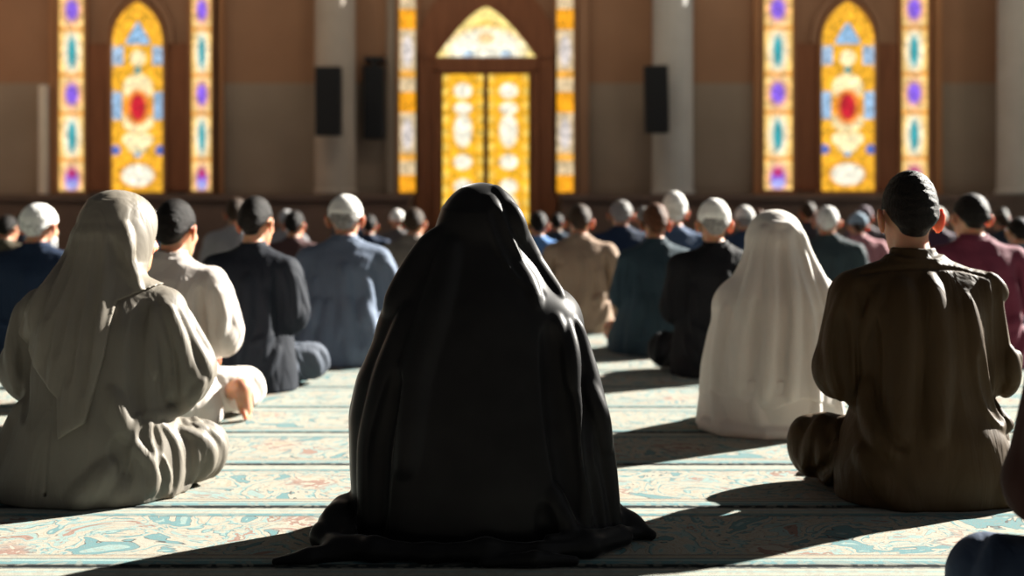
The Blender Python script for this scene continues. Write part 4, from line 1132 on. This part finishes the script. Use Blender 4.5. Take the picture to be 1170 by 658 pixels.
# ---- door
dx = -0.42
out = arch_outline(dx, 1.13, 0.0, 3.30, 1.45)
inn = arch_outline(dx, 0.82, 0.0, 3.30, 0.84)
door = structure(MB().box(dx - 1.15, dx + 1.15, YW - 0.10, YW - 0.005, 0.0, 3.30).prism([(p[0], p[1]) for p in arch_outline(dx, 1.15, 3.28, 3.30, 1.44)], YW - 0.10, YW - 0.005).build('door_1', M_WOOD))
MB().box(dx - 0.84, dx - 0.75, YW - 0.19, YW - 0.10, 0.0, 3.12).box(dx + 0.75, dx + 0.84, YW - 0.19, YW - 0.10, 0.0, 3.12).box(dx - 0.84, dx + 0.84, YW - 0.19, YW - 0.10, 3.06, 3.28).build('door_frame', M_WOOD, door, 0.01)
for x0, x1, hx in ((dx - 0.72, dx - 0.03, dx - 0.06), (dx + 0.02, dx + 0.71, dx + 0.05)):
    lf = MB().box(x0 - 0.02, x0 + 0.02, YW - 0.16, YW - 0.11, 0, 3.06).box(x1 - 0.02, x1 + 0.02, YW - 0.16, YW - 0.11, 0, 3.06).box(x0, x1, YW - 0.16, YW - 0.11, 0, 0.35).box(x0, x1, YW - 0.16, YW - 0.11, 3.03, 3.06).build('door_leaf', M_WOOD, door)
    glass('pane', x0 + 0.02, x1 - 0.02, 0.35, 3.03, YW - 0.14, pat_door, lf, nu=30, nv=120)
    MB().box(hx - 0.015, hx + 0.015, YW - 0.21, YW - 0.16, 0.95, 1.20).build('door_handle', M_WOODL, lf, 0.005)
fb = MB().band(arch_outline(dx, 0.80, 3.30, 3.31, 0.81), arch_outline(dx, 0.80, 3.26, 3.31, 0.81, grow=0.06), YW - 0.16, YW - 0.10).box(dx - 0.8, dx + 0.8, YW - 0.16, YW - 0.10, 3.26, 3.31)
fl = fb.build('fanlight_frame', M_WOOD, door)
glass('pane', dx - 0.80, dx + 0.80, 3.31, 4.12, YW - 0.13, pat_fan, fl, arch=(3.311, 0.81), nu=60, nv=40)

# ---- columns
def column(name, x, y, r, m, label):
    o = MB().lathe([(r * 1.08, 1.081), (r * 1.08, 1.12), (r * 1.02, 1.15), (r, 1.20), (r * 0.985, 3.0), (r * 0.97, WT)], x, y).build(name, m, smooth=True)
    tag(o, label, 'column', None, 'structure')
column('column', -2.84, YW - 0.32, 0.33, M_COLUMN, 'round grey column carrying a black speaker on its shaft')
column('column', 2.58, YW - 0.32, 0.33, M_COLUMN2, 'round grey column just past the door')
column('column', 8.25, YW - 0.62, 0.55, M_COLUMN2, 'thick pale column at the end of the window wall')

# ---- loudspeakers
M_SPK = plain('speaker_paint', (0.010, 0.013, 0.016), (0.014, 0.018, 0.022), 8, 0.6)
M_GRL = plain('speaker_grille', (0.006, 0.008, 0.011), (0.012, 0.015, 0.018), 180, 0.8, bump=0.6, bscale=220)
def speaker(x, y, z0, z1, w, label, tilt=0.0, top_bracket=False):
    e = bpy.data.objects.new('loudspeaker', None); link(e); e.location = (x, y, z0); e.rotation_euler = (0, tilt, 0)
    tag(e, label, 'speaker', 'loudspeakers on the window wall')
    h = z1 - z0
    MB().box(-w / 2, w / 2, -0.11, 0.11, 0, h).build('cabinet', M_SPK, e, 0.015)
    MB().box(-w / 2 + 0.02, w / 2 - 0.02, -0.122, -0.111, 0.02, h - 0.02).build('grille', M_GRL, e, 0.004)
    b = MB().box(-0.05, 0.05, 0.11, 0.23, h * 0.42, h * 0.50).box(-0.05, 0.05, 0.11, 0.23, h * 0.62, h * 0.70)
    if top_bracket: b.box(-0.16, 0.16, -0.02, 0.24, h + 0.10, h + 0.16).box(-0.03, 0.03, -0.02, 0.06, h, h + 0.11).box(-0.03, 0.03, 0.17, 0.23, h * 0.42, h + 0.11)
    b.build('bracket', M_SPK, e)
speaker(-2.86, YW - 0.88, 1.99, 3.06, 0.40, 'black loudspeaker fixed to the round column', 0.0)
speaker(-2.22, YW - 0.245, 1.97, 3.14, 0.33, 'black loudspeaker on the wall below a small bracket', 0.0, True)
speaker(2.26, YW - 0.88, 2.03, 3.08, 0.37, 'black loudspeaker on the column past the door', -0.02)

# ------------------------------------------------------------------ carpets
def carpet_mat(name, seed):
    m, nt, b = new_mat(name)
    N = nt.nodes.new; Lk = nt.links.new
    tc = N('ShaderNodeTexCoord')
    mp = N('ShaderNodeMapping'); mp.inputs['Location'].default_value = (seed * 3.7, 0, 0); Lk(tc.outputs['Object'], mp.inputs['Vector'])
    def noise(sc, det, vec):
        n = N('ShaderNodeTexNoise'); n.inputs['Scale'].default_value = sc; n.inputs['Detail'].default_value = det; Lk(vec, n.inputs['Vector']); return n
    # curl the coordinates so that outlines wind like tendrils
    nz = noise(6.0, 2.0, mp.outputs['Vector'])
    sub = N('ShaderNodeVectorMath'); sub.operation = 'SUBTRACT'; sub.inputs[1].default_value = (0.5, 0.5, 0.5); Lk(nz.outputs['Color'], sub.inputs[0])
    scl = N('ShaderNodeVectorMath'); scl.operation = 'SCALE'; scl.inputs['Scale'].default_value = 0.22; Lk(sub.outputs[0], scl.inputs[0])
    add = N('ShaderNodeVectorMath'); add.operation = 'ADD'; Lk(mp.outputs['Vector'], add.inputs[0]); Lk(scl.outputs[0], add.inputs[1])
    def vor(sc, feat='F1'):
        v = N('ShaderNodeTexVoronoi'); v.feature = feat; v.inputs['Scale'].default_value = sc; v.voronoi_dimensions = '2D'; Lk(add.outputs[0], v.inputs['Vector']); return v
    def ramp(src, stops, interp='LINEAR'):
        r = N('ShaderNodeValToRGB'); r.color_ramp.interpolation = interp
        while len(r.color_ramp.elements) < len(stops): r.color_ramp.elements.new(0.5)
        for e, (p, c) in zip(r.color_ramp.elements, stops): e.position = p; e.color = (*c, 1)
        Lk(src, r.inputs['Fac']); return r.outputs['Color']
    def mix(f, a, c):
        x = N('ShaderNodeMix'); x.data_type = 'RGBA'
        if isinstance(f, float): x.inputs[0].default_value = f
        else: Lk(f, x.inputs[0])
        for s, k in ((a, 6), (c, 7)):
            if isinstance(s, tuple): x.inputs[k].default_value = (*s, 1)
            else: Lk(s, x.inputs[k])
        return x.outputs[2]
    CR, TE, RO, SA, DK, TL = (0.265, 0.255, 0.205), (0.060, 0.155, 0.165), (0.19, 0.105, 0.078), (0.25, 0.205, 0.145), (0.028, 0.03, 0.028), (0.165, 0.245, 0.230)
    nf = N('ShaderNodeTexNoise'); nf.inputs['Scale'].default_value = 4.2; nf.inputs['Detail'].default_value = 3.0; nf.inputs['Roughness'].default_value = 0.55; nf.inputs['Distortion'].default_value = 1.6
    Lk(mp.outputs['Vector'], nf.inputs['Vector'])
    BR = (0.11, 0.07, 0.045)
    ground = ramp(nf.outputs['Fac'], [(0.0, TL), (0.30, TE), (0.395, DK), (0.405, CR), (0.440, SA), (0.448, CR), (0.475, TL), (0.50, TE), (0.512, BR), (0.518, CR), (0.545, SA), (0.555, CR), (0.590, BR), (0.596, TL), (0.640, RO), (0.67, BR), (0.68, CR)], 'CONSTANT')
    nf2 = N('ShaderNodeTexNoise'); nf2.inputs['Scale'].default_value = 13.0; nf2.inputs['Detail'].default_value = 2.0; nf2.inputs['Distortion'].default_value = 2.2
    Lk(mp.outputs['Vector'], nf2.inputs['Vector'])
    line = ramp(nf2.outputs['Fac'], [(0.0, (0, 0, 0)), (0.485, (0, 0, 0)), (0.497, (0.6, 0.6, 0.6)), (0.503, (0.6, 0.6, 0.6)), (0.515, (0, 0, 0)), (0.585, (0, 0, 0)), (0.60, (0.5, 0.5, 0.5)), (0.615, (0, 0, 0))])
    ground = mix(line, ground, (0.15, 0.11, 0.075))
    v2 = vor(1.9); rmask = ramp(v2.outputs['Distance'], [(0.10, (1, 1, 1)), (0.20, (0, 0, 0))])
    petals = noise(11.0, 3.0, add.outputs[0]); pc = ramp(petals.outputs['Fac'], [(0.0, SA), (0.40, CR), (0.45, RO), (0.48, BR), (0.49, RO), (0.54, CR), (0.62, SA)], 'CONSTANT')
    ground = mix(rmask, ground, pc)
    # borders run along the strip: v = position across it, 0 .. 0.585
    sx = N('ShaderNodeSeparateXYZ'); Lk(tc.outputs['Object'], sx.inputs[0])
    mr = N('ShaderNodeMapRange'); mr.inputs[1].default_value = 0.0; mr.inputs[2].default_value = 0.585; Lk(sx.outputs[1], mr.inputs[0])
    W = 0.585
    K = lambda p, c: (p / W, c)
    bcol = ramp(mr.outputs[0], [K(0.0, (0.012, 0.02, 0.02)), K(0.012, TE), K(0.035, TL), K(0.055, DK), K(0.062, CR), K(0.075, SA), K(0.088, DK), K(0.093, CR), K(0.11, CR),
                                K(0.478, DK), K(0.486, TE), K(0.510, CR), K(0.535, TL), K(0.550, CR), K(0.568, (0.012, 0.02, 0.02))], 'CONSTANT')
    bm = ramp(mr.outputs[0], [K(0.0, (1, 1, 1)), K(0.095, (0, 0, 0)), K(0.478, (1, 1, 1))], 'CONSTANT')
    # small running ornament in the borders
    orn = vor(26.0); om = ramp(orn.outputs['Distance'], [(0.25, (0.55, 0.55, 0.55)), (0.40, (0, 0, 0))])
    bcol = mix(om, bcol, (0.19, 0.19, 0.155))
    col = mix(bm, ground, bcol)
    fz = noise(260, 3, tc.outputs['Object'])
    fm = ramp(fz.outputs['Fac'], [(0.3, (0.78, 0.78, 0.78)), (0.7, (1.12, 1.12, 1.12))])
    mu = N('ShaderNodeMix'); mu.data_type = 'RGBA'; mu.blend_type = 'MULTIPLY'; mu.inputs[0].default_value = 1.0
    Lk(col, mu.inputs[6]); Lk(fm, mu.inputs[7]); Lk(mu.outputs[2], b.inputs['Base Color'])
    b.inputs['Roughness'].default_value = 0.95; b.inputs['Specular IOR Level'].default_value = 0.1
    b.inputs['Sheen Weight'].default_value = 0.1
    bp = N('ShaderNodeBump'); bp.inputs['Strength'].default_value = 0.35; bp.inputs['Distance'].default_value = 0.004
    Lk(fz.outputs['Fac'], bp.inputs['Height']); Lk(bp.outputs['Normal'], b.inputs['Normal'])
    return m
M_FRINGE = plain('carpet_binding', (0.008, 0.012, 0.012), (0.014, 0.02, 0.02), 30, 0.95)
rows = [(2.43, 'just in front of the black chador hem'), (3.025, 'under the black chador, with teal ground and rose blooms'), (3.62, 'under the beige robe and brown tunic'), (4.215, 'under the knees of the beige robe'),
        (4.81, 'under the white veil and the bare foot'), (5.405, 'just beyond the white veil'), (6.00, 'under the navy jacket'), (6.595, 'under the light blue robe and black jacket'),
        (7.19, 'under the dark teal shirt'), (7.785, 'beyond the dark teal shirt'), (8.38, 'under the tan shirt')]
for i, (y, words) in enumerate(rows):
    nx = 60
    W = 0.585
    mb = MB()
    mb.v = []; mb.f = []
    mb.box(-10.5, 12.5, 0.0, W, 0.001, 0.012)
    o = mb.build('carpet_runner', carpet_mat('carpet_%d' % i, i), bevel=0.004)
    o.location = (0, y, 0)
    tag(o, 'patterned wool carpet strip ' + words, 'carpet', 'carpet strips laid edge to edge across the hall')
    MB().box(-10.5, 12.5, -0.006, 0.0005, 0.001, 0.009).build('binding', M_FRINGE, o)
fc = MB().box(-10.5, 12.5, 8.975, 19.3, 0.001, 0.012).build('carpet', carpet_mat('carpet_far', 20))
fc.location = (0, 0, 0)
tag(fc, 'wide pale carpet below the crowd reaching back to the window wall', 'carpet')

# ------------------------------------------------------------------ light, sky, camera
EL, AZ = math.radians(27), math.radians(35)
d = Vector((math.cos(AZ) * math.cos(EL), math.sin(AZ) * math.cos(EL), math.sin(EL)))
sun = bpy.data.lights.new('sun', 'SUN'); sun.energy = 24.0; sun.angle = math.radians(0.9); sun.color = (1.0, 0.95, 0.86)
so = bpy.data.objects.new('sun', sun); link(so); so.rotation_euler = d.to_track_quat('Z', 'Y').to_euler(); so.location = d * 30

# unseen fill lights, added above the frame to brighten the window wall
for lx in (-8.0, -4.6, -1.2, 2.2, 5.6, 9.0):
    L = bpy.data.lights.new('added_wall_fill', 'POINT'); L.energy = 60; L.color = (1.0, 0.80, 0.60); L.shadow_soft_size = 0.35
    lo = bpy.data.objects.new('added_wall_fill', L); link(lo); lo.location = (lx, 16.6, 5.6)
w = bpy.data.worlds.new('sky'); SC.world = w; w.use_nodes = True
bg = w.node_tree.nodes['Background']; bg.inputs[0].default_value = (0.95, 0.97, 1.0, 1)
# the open side of the hall is the bright side of the sky
wn = w.node_tree
tcw = wn.nodes.new('ShaderNodeTexCoord')
dt = wn.nodes.new('ShaderNodeVectorMath'); dt.operation = 'DOT_PRODUCT'; dt.inputs[1].default_value = (0.92, 0.05, 0.39)
wn.links.new(tcw.outputs['Generated'], dt.inputs[0])
mw = wn.nodes.new('ShaderNodeMapRange'); mw.interpolation_type = 'SMOOTHSTEP'
mw.inputs[1].default_value = 0.35; mw.inputs[2].default_value = 1.0; mw.inputs[3].default_value = 0.04; mw.inputs[4].default_value = 0.26
wn.links.new(dt.outputs['Value'], mw.inputs[0]); wn.links.new(mw.outputs[0], bg.inputs[1])

cam = bpy.data.cameras.new('camera'); cam.sensor_width = 36.0; cam.lens = 1400.0 / 1170.0 * 36.0
cam.shift_y = -94.0 / 1170.0
cam.dof.use_dof = True; cam.dof.focus_distance = 3.25; cam.dof.aperture_fstop = 1.9
co = bpy.data.objects.new('camera', cam); link(co); co.location = (0, 0, 0.9); co.rotation_euler = (PI / 2, 0, 0)
SC.camera = co
SC.view_settings.view_transform = 'Standard'; SC.view_settings.look = 'None'; SC.view_settings.gamma = 1.0
SC.view_settings.use_curve_mapping = False; SC.view_settings.exposure = 0.0
SC.cycles.use_denoising = True
SC.cycles.max_bounces = 6; SC.cycles.diffuse_bounces = 4; SC.cycles.sample_clamp_indirect = 6.0
